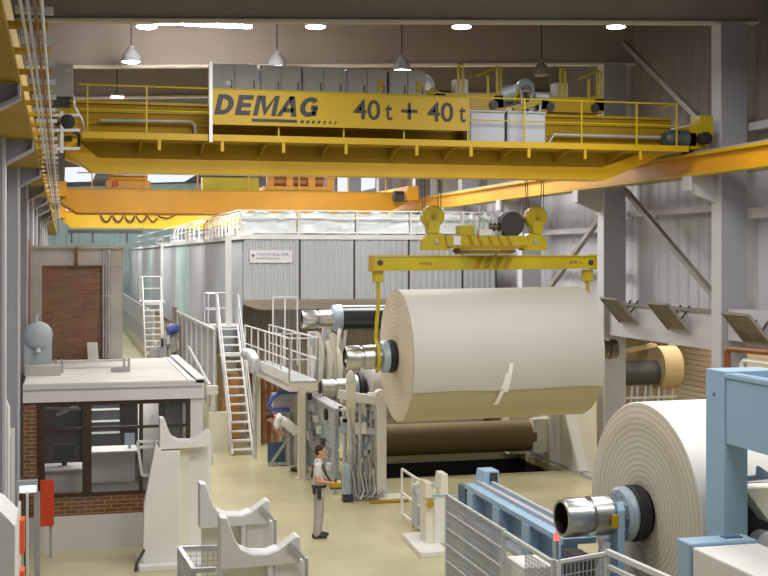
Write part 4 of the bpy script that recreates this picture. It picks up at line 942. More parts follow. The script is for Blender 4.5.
# brick tower behind the cabin roof
T = thing('brick_tower', 'brown brick block in a grey concrete frame standing behind the cabin', 'tower', (.33, 31, 0))
MB().box(-.5, 1.15, 30.05, 33, 0, 5.32).build('brick_panel', 'brick2', T)
MB().box(-.72, -.45, 29.98, 33, 0, 5.3).box(1.1, 1.38, 29.98, 33, 0, 5.3).build('concrete_post', 'concrete', T)
MB().box(-.74, 1.4, 29.96, 33, 5.28, 5.68).build('concrete_beam', 'concrete', T)
MB().box(-.78, 1.44, 29.9, 33, 5.68, 5.74).build('coping', 'concrete', T)
for x, r in ((.94, .02), (1.0, .02), (1.06, .03)): MB().tube([(x, 29.95, 3.1), (x, 29.95, 5.65)], r, 6).build('pipe', 'galv', T)
MB().box(.9, 1.12, 29.92, 29.98, 4.55, 4.58).build('pipe_clamp', 'galv', T)
MB().tube([(.33, 29.9, 5.35), (.33, 29.9, 5.7)], .03, 6).ball((.33, 29.9, 5.32), .05, 8).build('small_lamp', 'rust', T)
o = MB().tube([(-.74, 29.6, 3.1), (-.74, 29.6, 5.9)], .035, 8).build('rust_down_pipe', 'rust'); tag(o, 'thin rust red vertical pipe at the corner of the brick tower', 'pipe')
t = thing('roof_pipe_rail', 'low double pipe railing lying along the rear of the cabin roof', 'railing', (.6, 26.6, 3.1))
for z in (3.2, 3.34): MB().tube([(-.15, 26.5, z), (1.36, 26.5, z)], .025, 6).build('pipe', 'galv', t)
for x in (-.12, .0, 1.25, 1.35): MB().bar((x, 26.5, 3.1), (x, 26.5, 3.38), .05).build('post', 'steel', t)
MB().box(1.0, 1.36, 26.4, 26.8, 3.1, 3.2).build('foot', 'steel', t)
t = thing('fan_casing', 'grey round fan casing on a box base on the cabin roof', 'fan', (-.47, 26.5, 3.1))
MB().lathe((-.47, 26.35, 3.86), (0, 1, 0), [(0, .1), (0, .26), (.03, .285), (.5, .285), (.55, .22), (.55, 0)], 32).build('round_casing', 'greyblue', t)
MB().ball((-.47, 26.36, 3.86), (.26, .09, .26), 20).build('domed_cover', 'greyblue', t)
MB().box(-.74, -.2, 26.4, 26.9, 3.24, 3.75).build('box_base', 'greyblue', t)
MB().tube([(-.47, 26.28, 3.62), (-.47, 26.26, 3.54)], .06, 10).build('drain_nozzle', 'galv', t)
MB().tube([(-.5, 26.5, 4.12), (-.5, 26.5, 4.28), (-.45, 26.5, 4.3)], .03, 6).build('top_nozzle', 'galv', t)
o = MB().box(-.72, -.02, 25.9, 26.32, 3.1, 3.3).build('roof_step_block', 'concrete'); tag(o, 'pale concrete block on the cabin roof before the round fan casing', 'block')
o = MB().prism([(.58, 29.4, 3.1), (.82, 29.4, 3.1), (.80, 29.75, 3.5), (.56, 29.75, 3.5)], (0, .03, 0)).build('leaning_board', 'pagewhite'); tag(o, 'white board leaning on the brick tower at roof level', 'board')

# ================================================================== things along the near wall
t = thing('red_panel', 'tall red-orange panel on a thin post before the cabin brick', 'panel', (-.26, 23.5, 0))
MB().box(-.38, -.14, 23.46, 23.52, .6, 1.44).build('panel_board', 'red', t, bevel=.008)
MB().bar((-.2, 23.56, 0), (-.2, 23.56, 1.3), .05).build('post', 'steel', t)
t = thing('display_post', 'small glowing pale green display on a grey floor post', 'display', (-.5, 22, 0))
MB().box(-.75, -.4, 21.95, 22.1, 1.48, 1.70).build('display_case', 'cablight', t, bevel=.01)
MB().prism([(-.69, 21.94, 1.51), (-.42, 21.94, 1.51), (-.42, 21.94, 1.62), (-.69, 21.94, 1.62)], (0, .005, 0)).build('screen', 'screen', t)
MB().box(-.46, -.36, 22.0, 22.12, 0, 1.48).build('post', 'steel', t)
MB().box(-.62, -.55, 22.0, 22.1, 0, 1.48).box(-.7, -.66, 22.0, 22.1, .9, 1.48).build('rear_post', 'dark', t)
t = thing('white_guard_machine', 'white sloping machine cover with orange strips at the corner beside the display', 'machine', (-.8, 14.5, 0))
MB().prism([(-1.3, 13.2, 3.35), (-.60, 13.2, 2.92), (-.455, 13.2, 2.76), (-.475, 13.2, 0), (-1.3, 13.2, 0)], (0, .9, 0)).build('sloping_cover', 'white', t, bevel=.01)
MB().box(-.6, -.565, 17.4, 18.6, 0, 2.0).build('clear_guard', 'rail', t)
for z0, z1 in ((1.4, 1.86), (.6, 1.16)): MB().box(-.565, -.5, 17.9, 18.2, z0, z1).build('orange_strip', 'orangep', t)
MB().box(-.51, -.48, 19.0, 19.3, 0, 2.02).build('glass_edge', 'rail', t)
t = thing('wall_switch_cabinet', 'tall grey wall cabinet with white frame beside the display post', 'cabinet', (-1, 20, 0))
MB().box(-1.4, -.72, 20.0, 20.6, 0, 2.72).build('cabinet_body', 'cab', t, bevel=.01)
MB().box(-1.4, -.70, 19.96, 20.0, 2.72, 2.86).box(-.76, -.70, 19.96, 20.0, 0, 2.72).build('door_frame', 'white', t)
MB().tube([(-.80, 19.9, 0), (-.80, 19.9, 3.2), (-.84, 19.9, 3.3), (-1.0, 19.9, 3.34)], .035, 8).build('pipe', 'white', t)

# ================================================================== white cradle stands
def cradle(y, label, full):
    t = thing('cradle_stand', label, 'roll stand', (2.12, y, 0), 'white V-cradle stands')
    prof = [(1.67, 2.08), (1.67, 2.65), (1.75, 2.64), (1.84, 2.38), (1.90, 2.29), (2.02, 2.23), (2.2, 2.22), (2.32, 2.26), (2.52, 2.40), (2.56, 2.38), (2.56, 2.10)]
    MB().prism([(x, y-.07, z) for x, z in prof], (0, .24, 0)).build('cradle_plate', 'white', t, bevel=.012)
    MB().prism([(1.9, y-.05, 2.29), (2.02, y-.05, 2.235), (2.2, y-.05, 2.225), (2.32, y-.05, 2.265), (2.32, y-.05, 2.2), (1.9, y-.05, 2.2)], (0, .26, 0)).build('cradle_bed', 'galv', t)
    if full:
        MB().prism([(1.37, y-.1, .1), (2.02, y-.1, .1), (2.02, y-.1, 2.06), (1.70, y-.1, 2.06), (1.6, y-.1, 2.22), (1.4, y-.1, 1.15)], (0, .2, 0)).build('front_column', 'white', t, bevel=.012)
        MB().box(2.02, 2.2, y+.1, y+.2, .1, 2.1).build('web_plate', 'cream', t)
        MB().box(2.2, 2.6, y+.2, y+.5, .1, 2.14).build('rear_column', 'white', t, bevel=.012)
        MB().box(1.3, 2.7, y-.3, y+.7, 0, .1).build('base_plate', 'white', t, bevel=.01)
        MB().tube([(1.4, y-.12, .35), (1.26, y-.2, .12), (1.24, y-.22, .0)], .025, 6).build('brace_rod', 'dark', t)
    else:
        MB().box(1.72, 2.2, y+.1, y+.2, .1, 2.12).build('web_plate', 'cream', t)
        MB().box(2.2, 2.26, y-.04, y+.1, .1, 2.2).build('rib', 'white', t)
        MB().box(2.27, 2.62, y+.0, y+.4, .1, 2.12).build('rear_column', 'white', t, bevel=.012)
        MB().box(1.6, 2.75, y-.3, y+.7, 0, .1).build('base_plate', 'white', t, bevel=.01)
        MB().prism([(2.44, y-.08, 2.35), (2.6, y-.08, 2.18), (2.6, y-.08, 2.12), (2.42, y-.08, 2.3)], (0, -.03, 0)).tube([(2.62, y-.1, 2.16), (2.62, y-.1, .6)], .022, 6).build('cable_guide', 'galv', t)
    return t
cradle(22.4, 'tallest-looking white V-cradle stand beside the cabin window, with a full tapered front column', True)
cradle(15.8, 'white V-cradle stand in the middle of the row of three', False)
cradle(13.7, 'white V-cradle stand closest to the camera with grey cable guide', False)
t = thing('step_frame', 'small grey mesh step frame fixed beside the tallest white cradle stand', 'frame', (1.4, 22.6, 1.55))
mb = MB()
for p, q in (((1.3, 2.2), (1.62, 2.2)), ((1.3, 2.2), (1.38, 1.6)), ((1.38, 1.6), (1.6, 1.6)), ((1.62, 2.2), (1.6, 1.6)), ((1.34, 2.1), (1.6, 2.1))): mb.bar((p[0], 22.6, p[1]), (q[0], 22.6, q[1]), .045)
mb.bar((1.62, 22.6, 2.2), (1.8, 22.5, 2.0), .04); mb.build('frame', 'rail', t)
MB().meshpanel((1.4, 22.62), (1.6, 22.62), 1.62, 2.08, .05, .05, .008).build('mesh', 'meshgrey', t)
t = thing('mesh_cage', 'grey wire-mesh cage corner at the base of the cradle stands', 'fence', (1.6, 15, 0))
mb = MB()
for p in ((1.36, 15.1), (1.83, 15.05), (1.42, 14.0), (1.9, 14.0)): mb.bar((p[0], p[1], 0), (p[0], p[1], 2.02), .045)
for p, q in (((1.36, 15.1), (1.83, 15.05)), ((1.36, 15.1), (1.42, 14.0)), ((1.42, 14.0), (1.66, 14.0)), ((1.83, 15.05), (1.86, 14.4))):
    for z in (2.0, 1.0): mb.bar((p[0], p[1], z), (q[0], q[1], z), .05)
mb.build('frame', 'galv', t)
MB().meshpanel((1.36, 15.1), (1.83, 15.05), .1, 1.96, .06, .06, .007).meshpanel((1.36, 15.1), (1.42, 14.0), .1, 1.96, .06, .06, .007).build('mesh', 'meshgrey', t)

# ================================================================== small white shaft stand and its gate
t = thing('shaft_stand', 'short white two-pronged shaft stand on a white floor plate', 'stand', (6.6, 22.7, 0))
MB().prism([(6.42, 23.5, 0), (6.31, 21.85, 0), (6.85, 21.9, 0), (6.95, 23.55, 0)], (0, 0, .1)).build('floor_plate', 'white', t, bevel=.01)
MB().box(6.62, 6.95, 22.55, 22.95, .1, 1.0).build('column', 'cream', t, bevel=.015)
MB().box(6.78, 7.0, 22.5, 22.6, .1, .95).build('rib', 'white', t)
MB().prism([(6.60, 22.5, .95), (7.06, 22.5, .95), (7.04, 22.5, 1.4), (6.92, 22.5, 1.4), (6.88, 22.5, 1.06), (6.76, 22.5, 1.04), (6.74, 22.5, 1.24), (6.6, 22.5, 1.26)], (0, .4, 0)).build('two_prong_head', 'cream', t, bevel=.015)
MB().tube([(6.72, 22.48, 1.24), (6.8, 22.48, 1.18), (6.86, 22.48, 1.05)], .03, 8).build('galvanised_clip', 'galv', t)
MB().lathe((6.68, 22.48, .85), (0, -1, 0), [(0, 0), (0, .07), (.03, .07), (.03, 0)], 14).build('yellow_disc', 'sign', t)
t = thing('floor_gate', 'small white tubular gate with grey gear beside the short shaft stand', 'gate', (6.5, 24.2, 0))
mb = MB()
P0, P1 = (6.88, 25.2), (6.86, 23.3)
for f in (0, .45, 1): mb.bar((P0[0]+(P1[0]-P0[0])*f, P0[1]+(P1[1]-P0[1])*f, 0), (P0[0]+(P1[0]-P0[0])*f, P0[1]+(P1[1]-P0[1])*f, 1.05), .04)
for z in (.12, .55, 1.05): mb.bar((P0[0], P0[1], z), (P1[0], P1[1], z), .04)
mb.build('frame', 'white', t)
MB().box(6.84, 7.05, 23.9, 24.3, .1, .8).lathe((6.94, 24.1, .8), (0, 0, 1), [(0, .16), (.12, .14), (.2, 0)], 14).build('wrapped_gear', 'galv', t)
MB().box(6.9, 7.1, 23.6, 23.8, .0, .35).build('dark_box', 'dark', t)
o = MB().bar((6.68, 20.2, 0), (6.68, 20.2, 1.45), .1, .1).bar((6.1, 20.4, 1.42), (6.68, 20.2, 1.42), .03).build('blue_marker_post', 'blue'); tag(o, 'short light blue post beside the fence end, with a thin bar', 'post')

# ================================================================== blue unwind beam, fence, cabinet, beacon
T = thing('blue_roller_beam', 'long light blue slotted beam on legs leading to the big roll spool', 'beam frame', (6.3, 16.8, 0))
MB().box(6.14, 6.6, 14.75, 18.75, 1.84, 1.92).build('top_plate', 'blue', T, bevel=.008)
MB().box(6.3, 6.38, 14.8, 18.7, 1.92, 1.97).box(6.48, 6.54, 14.8, 18.7, 1.92, 1.98).build('top_rail', 'cablight', T)
MB().box(6.3, 6.36, 14.8, 18.7, 1.4, 1.84).build('web', 'blue2', T)
MB().box(6.1, 6.6, 14.75, 18.75, 1.32, 1.4).build('bottom_plate', 'cablight', T, bevel=.008)
for y in (14.78, 15.9, 17.1, 18.3): MB().box(6.12, 6.34, y, y+.28, 1.4, 1.84).build('stiffener', 'blue', T, bevel=.008)
for y in (15.0, 18.2): MB().box(6.2, 6.5, y, y+.35, 0, 1.32).build('leg', 'blue2', T)
MB().prism([(6.34, 18.5, 1.92), (6.64, 18.5, 1.92), (6.63, 18.5, 2.14), (6.38, 18.5, 2.14)], (0, .35, 0)).build('end_block', 'blue', T, bevel=.01)
MB().box(6.47, 6.6, 18.49, 18.5, 1.95, 2.11).build('dark_slot', 'dark', T)
MB().box(6.15, 6.3, 18.75, 19.1, 1.5, 1.85).build('side_box', 'navy', T)
for k in range(3): MB().lathe((6.2, 15.2+.3*k, 1.4), (0, 0, 1), [(0, .05), (.02, .05), (.02, 0)], 10).build('bolt', 'dark', T)
t = thing('mesh_fence', 'grey wire-mesh safety fence panel standing along the blue slotted beam', 'fence', (5.44, 16.3, 0))
mb = MB()
for y in (17.5, 15.06, 13.4): mb.bar((5.46, y, 0), (5.46, y, 2.02), .05)
mb.bar((5.46, 17.5, 2.0), (5.46, 15.06, 2.0), .03).bar((5.46, 15.06, 1.98), (5.46, 13.4, 1.98), .045)
for k in range(1, 8): mb.bar((5.45, 17.5, 2.0-.24*k), (5.45, 15.06, 2.0-.24*k), .018)
mb.build('frame', 'galv', t)
MB().meshpanel((5.46, 17.5), (5.46, 15.06), .1, 1.98, .05, .12, .011).build('mesh', 'meshgrey', t)
t = thing('mesh_fence', 'grey mesh fence corner below the open spool end, with white top rail', 'fence', (5.9, 13.4, 0))
mb = MB()
for p in ((5.5, 13.35), (6.22, 13.6), (6.34, 12.5), (6.4, 11.6)): mb.bar((p[0], p[1], 0), (p[0], p[1], 2.02), .05)
mb.bar((5.5, 13.35, 2.0), (6.22, 13.6, 2.0), .04).bar((6.22, 13.6, 2.02), (6.4, 11.6, 2.02), .06).bar((6.22, 13.6, 1.85), (6.4, 11.6, 1.85), .05)
mb.build('frame', 'rail', t)
MB().meshpanel((5.5, 13.35), (6.22, 13.6), .1, 1.96, .06, .12, .009).meshpanel((5.46, 14.3), (5.46, 13.4), .1, 1.9, .05, .05, .008).build('mesh', 'meshgrey', t)
t = thing('white_switch_cabinet', 'white switch cabinet standing inside the mesh fence by the red beacon', 'cabinet', (5.8, 14.4, 0))
MB().box(5.56, 5.98, 14.62, 15.25, 0, 1.62).build('cabinet_body', 'white', t, bevel=.012)
MB().box(5.545, 5.56, 14.67, 15.2, .1, 1.56).build('door', 'white', t, bevel=.006)
MB().lathe((5.545, 14.85, 1.3), (-1, 0, 0), [(0, .03), (.03, .03), (.03, 0)], 10).build('knob', 'rust', t)
t = thing('beacon_lamp', 'small red signal beacon on a grey stem beside the blue beam end', 'beacon', (5.95, 14.6, 0))
MB().tube([(5.93, 14.45, 1.3), (5.93, 14.45, 1.98)], .025, 8).bar((5.93, 14.45, 0), (5.93, 14.45, 1.3), .06).build('stem', 'cablight', t)
MB().lathe((5.93, 14.45, 1.98), (0, 0, 1), [(0, .042), (.07, .042), (.1, .02), (.105, 0)], 14).build('red_dome', 'redlamp', t)

# ================================================================== front paper roll with spool and stand
FY, FZ, FR = 14.3, 2.3, 1.37
T = thing('front_paper_roll', 'huge paper roll with ringed end face beside the blue gantry', 'paper roll', (6.95, FY, 0.9))
MB().lathe((7.0, FY, FZ), (1, 0, 0), [(.02, FR-.012), (.04, FR), (4.4, FR), (4.4, 0)], 110).build('paper', 'paperw', T)
mbe = MB(); rr = [.3, .42, .55, .68, .8, .92, 1.02, 1.12, 1.22, 1.3, FR-.012]; rnd = random.Random(5)
mbe.lathe((7.0, FY, FZ), (1, 0, 0), [(rnd.uniform(-.012, .014) if i not in (0, 10) else .02, r) for i, r in enumerate(rr)], 110)
ef = mbe.build('end_face', 'end_front', None, org=(7.0, FY, FZ)); ef.parent = T; ef.location = V((7.0, FY, FZ))-ORG[T.name]; ORG[ef.name] = V((7.0, FY, FZ))
S = MB().lathe((5.9, FY, FZ), (1, 0, 0), [(0, .19), (0, .225), (.03, .24), (.3, .24), (.32, .2), (.36, .2), (.38, .245), (.62, .245), (.64, .17), (.95, .17)], 44).build('spool_shaft', 'chrome', T)
MB().lathe((5.95, FY, FZ), (1, 0, 0), [(.35, 0), (.3, .17), (-.04, .2)], 36).build('bore', 'dkchrome', S)
MB().lathe((6.68, FY, FZ), (1, 0, 0), [(0, .15), (0, .3), (.03, .335), (.1, .34), (.14, .31), (.14, .1)], 44).build('flange', 'flangeb', T)
mb = MB()
for k in range(10): a = 2*PI*k/10; mb.lathe((6.67, FY+.25*math.cos(a), FZ+.25*math.sin(a)), (-1, 0, 0), [(0, .02), (.015, .02), (.015, 0)], 6)
mb.build('flange_bolt', 'steel', T)
MB().lathe((6.82, FY, FZ), (1, 0, 0), [(0, .2), (0, .33), (.02, .35), (.14, .35), (.18, .3)], 44).build('rubber_ring', 'black', T)
T.rotation_euler.z = math.radians(3.5)
t = thing('spool_bearing_stand', 'light blue bearing plate with yellow tag carrying the spool of the big ringed roll', 'stand', (6.5, FY, 0))
MB().prism([(6.55, FY-.28, 1.5), (6.55, FY+.28, 1.5), (6.55, FY+.24, 1.95), (6.55, FY-.02, 2.0), (6.55, FY-.1, 2.45), (6.55, FY-.24, 2.5), (6.55, FY-.3, 2.4)], (.09, 0, 0)).build('bearing_plate', 'blue', t, bevel=.008)
MB().box(6.3, 6.75, FY-.35, FY+.35, 0, 1.5).build('pedestal', 'blue2', t)
MB().bar((6.3, FY-.2, 1.55), (6.42, FY-.22, 2.02), .1).bar((6.2, FY-.15, 1.6), (6.35, FY-.1, 1.75), .16).build('clamp', 'galv', t)
MB().box(6.05, 6.25, FY-.3, FY+.2, 1.5, 1.85).build('dark_drive', 'dark', t)
MB().box(6.46, 6.54, FY-.34, FY-.3, 2.2, 2.36).build('yellow_tag', 'sign', t)
# blue gantry and the covers in front of it
T = thing('blue_gantry', 'light blue gantry post and deep overhead beam beside the big paper roll', 'gantry', (6.97, 11, 0))
MB().box(6.84, 7.12, 12.0, 12.4, 0, 3.52).build('post', 'blue', T, bevel=.01)
MB().box(6.84, 7.5, 12.0, 12.4, 3.5, 4.27).build('corner_block', 'blue', T, bevel=.008)
MB().box(6.855, 6.9, 7.2, 11.99, 3.5, 4.25).box(6.87, 7.5, 7.2, 11.99, 3.5, 3.54).box(6.84, 7.0, 7.2, 11.99, 4.2, 4.25).box(7.45, 7.5, 7.2, 11.99, 3.5, 4.27).build('overhead_beam', 'blue', T, bevel=.006)
MB().lathe((6.845, 12.22, 4.0), (-1, 0, 0), [(0, .02), (.01, .02), (.01, 0)], 10).build('bolt', 'navy', T)
MB().box(6.95, 7.12, 7.2, 7.4, 0, 3.5).build('near_post', 'blue2', T)
T = thing('blue_cover_box', 'blue and white machine cover box at the foot of the blue gantry post', 'cover', (6.4, 9.5, 0))
MB().box(6.0, 6.75, 11.19, 11.47, 0, 2.66).build('blue_end', 'blue', T, bevel=.02)
MB().box(6.02, 6.75, 7.5, 11.18, 0, 2.63).build('white_cover', 'pagewhite', T, bevel=.02)
MB().box(6.45, 6.65, 11.3, 11.4, 2.66, 2.67).build('slot_cover', 'navy', T)
for k in range(3): MB().lathe((6.02, 10.9-.6*k, 2.35), (-1, 0, 0), [(0, .012), (.006, .012), (.006, 0)], 8).build('screw', 'steel', T)
T = thing('brake_unit', 'grey brake unit with sloping cream cover and round bearing behind the gantry post', 'machine', (7.6, 12.3, 0))
MB().prism([(7.15, 12.1, 2.98), (7.7, 12.1, 2.98), (7.7, 12.1, 2.62), (7.45, 12.1, 2.6)], (0, .3, 0)).build('sloping_cover', 'cream', T)
MB().bar((7.1, 12.15, 3.08), (7.9, 12.15, 3.12), .05).prism([(7.3, 12.1, 3.1), (7.5, 12.1, 3.1), (7.32, 12.1, 3.22)], (0, .06, 0)).build('blue_bracket', 'blue2', T)
MB().box(7.1, 7.8, 12.35, 12.6, 2.4, 2.95).build('dark_recess', 'black', T)
MB().box(7.1, 7.8, 12.3, 12.55, 2.1, 2.4).build('tan_plate', 'tan', T)
MB().lathe((7.38, 12.0, 2.38), (0, 1, 0), [(0, 0), (0, .1), (.03, .14), (.2, .14), (.2, 0)], 24).build('round_bearing', 'galv', T)
for z in (2.06, 1.86): MB().box(7.1, 7.8, 11.9, 12.5, z, z+.06).build('shelf_plate', 'blue', T)
MB().box(7.2, 7.8, 12.0, 12.5, 0, 1.86).build('pedestal', 'steel', T)
# ================================================================== people
def skin_chain(verts, edges, radii, root=0, sub=2, waxis=(0, 1, 0)):
    """tapered limbs along connected joints, fused later into one continuous surface"""
    mb = MB(); n = 14
    def rr(i): r = radii[i]; return r if isinstance(r, tuple) else (r, r)
    for a, b in edges:
        p, q = V(verts[a]), V(verts[b]); d = (q-p).normalized(); w = V(waxis); w = w-d*w.dot(d)
        if w.length < .2: w = V((0, 0, 1))-d*d.z
        w.normalize(); u = d.cross(w)
        R0 = [p+u*math.cos(2*PI*k/n)*rr(a)[0]+w*math.sin(2*PI*k/n)*rr(a)[1] for k in range(n)]
        R1 = [q+u*math.cos(2*PI*k/n)*rr(b)[0]+w*math.sin(2*PI*k/n)*rr(b)[1] for k in range(n)]
        mb.add(R0+R1, [(k, (k+1) % n, n+(k+1) % n, n+k) for k in range(n)]+[tuple(range(n))[::-1], tuple(range(n, 2*n))], True)
    for i, v in enumerate(verts):
        r = rr(i); mb.ball(v, (r[0]*.97, r[1]*.97, min(r)*.97) if waxis == (0, 1, 0) else min(r)*.97, 12)
    return mb.v, mb.f
def fuse(parts, name, m, parent, R, voxel=.012):
    mb = MB()
    for vs, fs in parts: mb.add(vs, fs, True)
    me = bpy.data.meshes.new(name); me.from_pydata([V(v) for v in mb.v], [], mb.f); o = bpy.data.objects.new(name, me); COL.objects.link(o)
    if voxel:
        r = o.modifiers.new('r', 'REMESH'); r.mode = 'VOXEL'; r.voxel_size = voxel; r.use_smooth_shade = True
        s = o.modifiers.new('sm', 'SMOOTH'); s.iterations = 3; s.factor = .5
        dg = bpy.context.evaluated_depsgraph_get(); dg.update()
        res = bpy.data.meshes.new_from_object(o.evaluated_get(dg)); o.modifiers.clear(); o.data = res
    o.data.transform(R)
    for p in o.data.polygons: p.use_smooth = True
    o.data.materials.clear(); o.data.materials.append(M[m]); o.parent = parent; ORG[o.name] = ORG[parent.name]
    return o
def ball(c, r, n=14):
    mb = MB().ball(c, r, n); return mb.v, mb.f
def hand(w_, d, palm, curl=.5, side=1, L=.18):
    """palm and five bent fingers at wrist w_, pointing along d; palm = direction the palm faces"""
    w_, d, palm = V(w_), V(d).normalized(), V(palm).normalized(); s_ = d.cross(palm).normalized()*side; out = []
    out.append(skin_chain([w_, w_+d*.045, w_+d*.09], [(0, 1), (1, 2)], [(.024, .03), (.018, .042), (.014, .042)], 0, 1, tuple(s_)))
    for k, (off, ln) in enumerate(((-.033, .066), (-.011, .078), (.011, .074), (.033, .058))):
        b = w_+d*.085+s_*off; d1 = (d+palm*curl*.6).normalized(); d2 = (d+palm*curl*1.8).normalized()
        out.append(skin_chain([b-d*.02, b+d1*ln*.5, b+d1*ln*.5+d2*ln*.5], [(0, 1), (1, 2)], [.0095, .0088, .007], 0, 1))
    b = w_+d*.03-s_*.035; d1 = (d*.7-s_*.6+palm*.4).normalized()
    out.append(skin_chain([b+s_*.015, b+d1*.035, b+d1*.035+(d*.8+palm*.5).normalized()*.035], [(0, 1), (1, 2)], [.012, .0105, .008], 0, 1))
    return out
def head_parts(c, fwd, up):
    c, f, u = V(c), V(fwd).normalized(), V(up).normalized(); s_ = u.cross(f).normalized(); f = s_.cross(u)
    B = Matrix((f, s_, u)).transposed().to_4x4(); T_ = Matrix.Translation(c) @ B
    def tr(p): return ([T_ @ V(v) for v in p[0]], p[1])
    sk = [tr(ball((0, 0, .03), (.098, .076, .095))), tr(ball((.025, 0, -.045), (.07, .058, .075))), tr(ball((.085, 0, -.012), (.022, .014, .022), 10)), tr(ball((.07, 0, -.085), (.03, .03, .025), 10)),
          tr(ball((.083, 0, -.052), (.016, .026, .008), 10)), tr(ball((-.005, .078, -.01), (.02, .01, .032), 10)), tr(ball((-.005, -.078, -.01), (.02, .01, .032), 10)), tr(ball((.075, 0, .022), (.02, .05, .012), 10))]
    hair = [tr(ball((-.018, 0, .052), (.102, .086, .09))), tr(ball((-.055, 0, .0), (.06, .075, .085)))]
    eyes = [tr(ball((.09, .03, .004), .009, 8)), tr(ball((.09, -.03, .004), .009, 8))]
    return sk, hair, eyes
def rotm(loc, rz, org):
    return Matrix.Translation(V(loc)-V(org)) @ Matrix.Rotation(rz, 4, 'Z')

# --- standing worker, seen from his right-rear side, looking along +X, holding a remote box
def standing(loc, rz):
    T = thing('person', 'worker in white-grey shirt and grey trousers, standing with a yellow remote control box', 'person', loc)
    R_ = rotm(loc, rz, loc)
    SL, SR = (-.02, .185, 1.42), (-.02, -.185, 1.42); EL, ER = (-.03, .235, 1.15), (-.04, -.23, 1.14); WL, WR = (.21, .12, 1.09), (.22, -.12, 1.08)
    body = [skin_chain([(0, 0, .96), (-.01, 0, 1.12), (-.015, 0, 1.3), (-.01, 0, 1.43), (.0, 0, 1.53), (.012, 0, 1.6), SL, EL, WL, SR, ER, WR, (0, .095, .9), (.02, .1, .5), (-.02, .105, .1), (0, -.095, .9), (-.01, -.1, .5), (-.05, -.105, .1)],
        [(0, 1), (1, 2), (2, 3), (3, 4), (4, 5), (3, 6), (6, 7), (7, 8), (3, 9), (9, 10), (10, 11), (0, 12), (12, 13), (13, 14), (0, 15), (15, 16), (16, 17)],
        [(.12, .15), (.1, .13), (.1, .14), (.07, .1), .055, .055, .055, .042, .028, .055, .042, .028, .085, .055, .038, .085, .055, .038])]
    hs, hair, eyes = head_parts((.03, 0, 1.675), (1, -.05, -.1), (.06, 0, 1))
    body += hs + hand(WL, (.95, -.25, .0), (0, -.5, -.6), .7, -1) + hand(WR, (.95, .25, .0), (0, .5, -.6), .7, 1)
    B_ = fuse(body, 'body', 'skin', T, R_, .011)
    fuse(hair, 'hair', 'hair', T, R_, .012); fuse(eyes, 'eyes', 'dark', T, R_, None)
    sh = [skin_chain([(0, 0, .99), (-.01, 0, 1.12), (-.018, 0, 1.3), (-.012, 0, 1.43), (-.002, 0, 1.49), SL, (-.028, .21, 1.25), SR, (-.033, -.21, 1.25)],
        [(0, 1), (1, 2), (2, 3), (3, 4), (3, 5), (5, 6), (3, 7), (7, 8)], [(.135, .165), (.12, .155), (.125, .165), (.085, .13), (.062, .068), .075, .066, .075, .066])]
    fuse(sh, 'shirt', 'shirt', T, R_, .012)
    tr = [skin_chain([(0, 0, 1.0), (0, 0, .93), (0, .098, .84), (.02, .102, .5), (-.015, .107, .09), (0, -.098, .84), (-.01, -.102, .5), (-.045, -.107, .09)],
        [(0, 1), (1, 2), (2, 3), (3, 4), (1, 5), (5, 6), (6, 7)], [(.13, .16), (.135, .165), .105, .082, .075, .105, .082, .075])]
    fuse(tr, 'trousers', 'trousers', T, R_, .012)
    for y, x in ((.107, -.01), (-.107, -.04)):
        s_ = [skin_chain([(x-.06, y, .05), (x+.05, y, .05), (x+.17, y, .035)], [(0, 1), (1, 2)], [(.045, .05), (.045, .05), (.04, .032)], 0, 2), skin_chain([(x-.03, y, .05), (x-.03, y, .13)], [(0, 1)], [.05, .05], 0, 1)]
        fuse(s_, 'shoe', 'shoes', T, R_, .01)
    st = [skin_chain([(-.14, -.06, 1.18), (-.13, -.11, 1.36), (-.03, -.13, 1.515), (.07, -.12, 1.42), (.13, -.09, 1.25), (.22, -.06, 1.1)], [(i, i+1) for i in range(5)], [(.012, .028)]*6, 0, 1),
          skin_chain([(-.14, .06, 1.18), (-.13, .11, 1.36), (-.03, .13, 1.515), (.07, .12, 1.42), (.13, .09, 1.25), (.22, .06, 1.1)], [(i, i+1) for i in range(5)], [(.012, .028)]*6, 0, 1),
          skin_chain([(-.14, -.06, 1.18), (-.15, 0, 1.22), (-.14, .06, 1.18)], [(0, 1), (1, 2)], [(.012, .028)]*3, 0, 1)]
    fuse(st, 'harness_strap', 'black', T, R_, None)
    mb = MB().lathe((0, 0, .985), (0, 0, 1), [(0, .15), (0, .168), (.05, .168), (.05, .15)], 24); mb.v = [V((v.x*.86, v.y*1.06, v.z)) for v in mb.v]
    fuse([(mb.v, mb.f)], 'belt', 'pouch', T, R_, None)
    pb = MB().box(-.03, .05, -.235, -.165, .78, .97).box(-.12, -.06, -.19, -.1, .88, 1.0)
    p_ = fuse([(pb.v, pb.f)], 'tool_pouch', 'pouch', T, R_, None)
    for q in p_.data.polygons: q.use_smooth = False
    rb = MB().box(.235, .43, -.15, .15, .99, 1.08); q = fuse([(rb.v, rb.f)], 'remote_box', 'sign', T, R_, None)
    for z in q.data.polygons: z.use_smooth = False
    kb = MB()
    for yy in (-.09, -.03, .03, .09): kb.lathe((.33, yy, 1.08), (0, 0, 1), [(0, .015), (.05, .018), (.05, 0)], 8)
    kb.box(.22, .44, -.155, .155, .97, .995)
    q = fuse([(kb.v, kb.f)], 'remote_levers', 'black', T, R_, None)
standing((4.87, 24.0, 0), math.radians(-12))

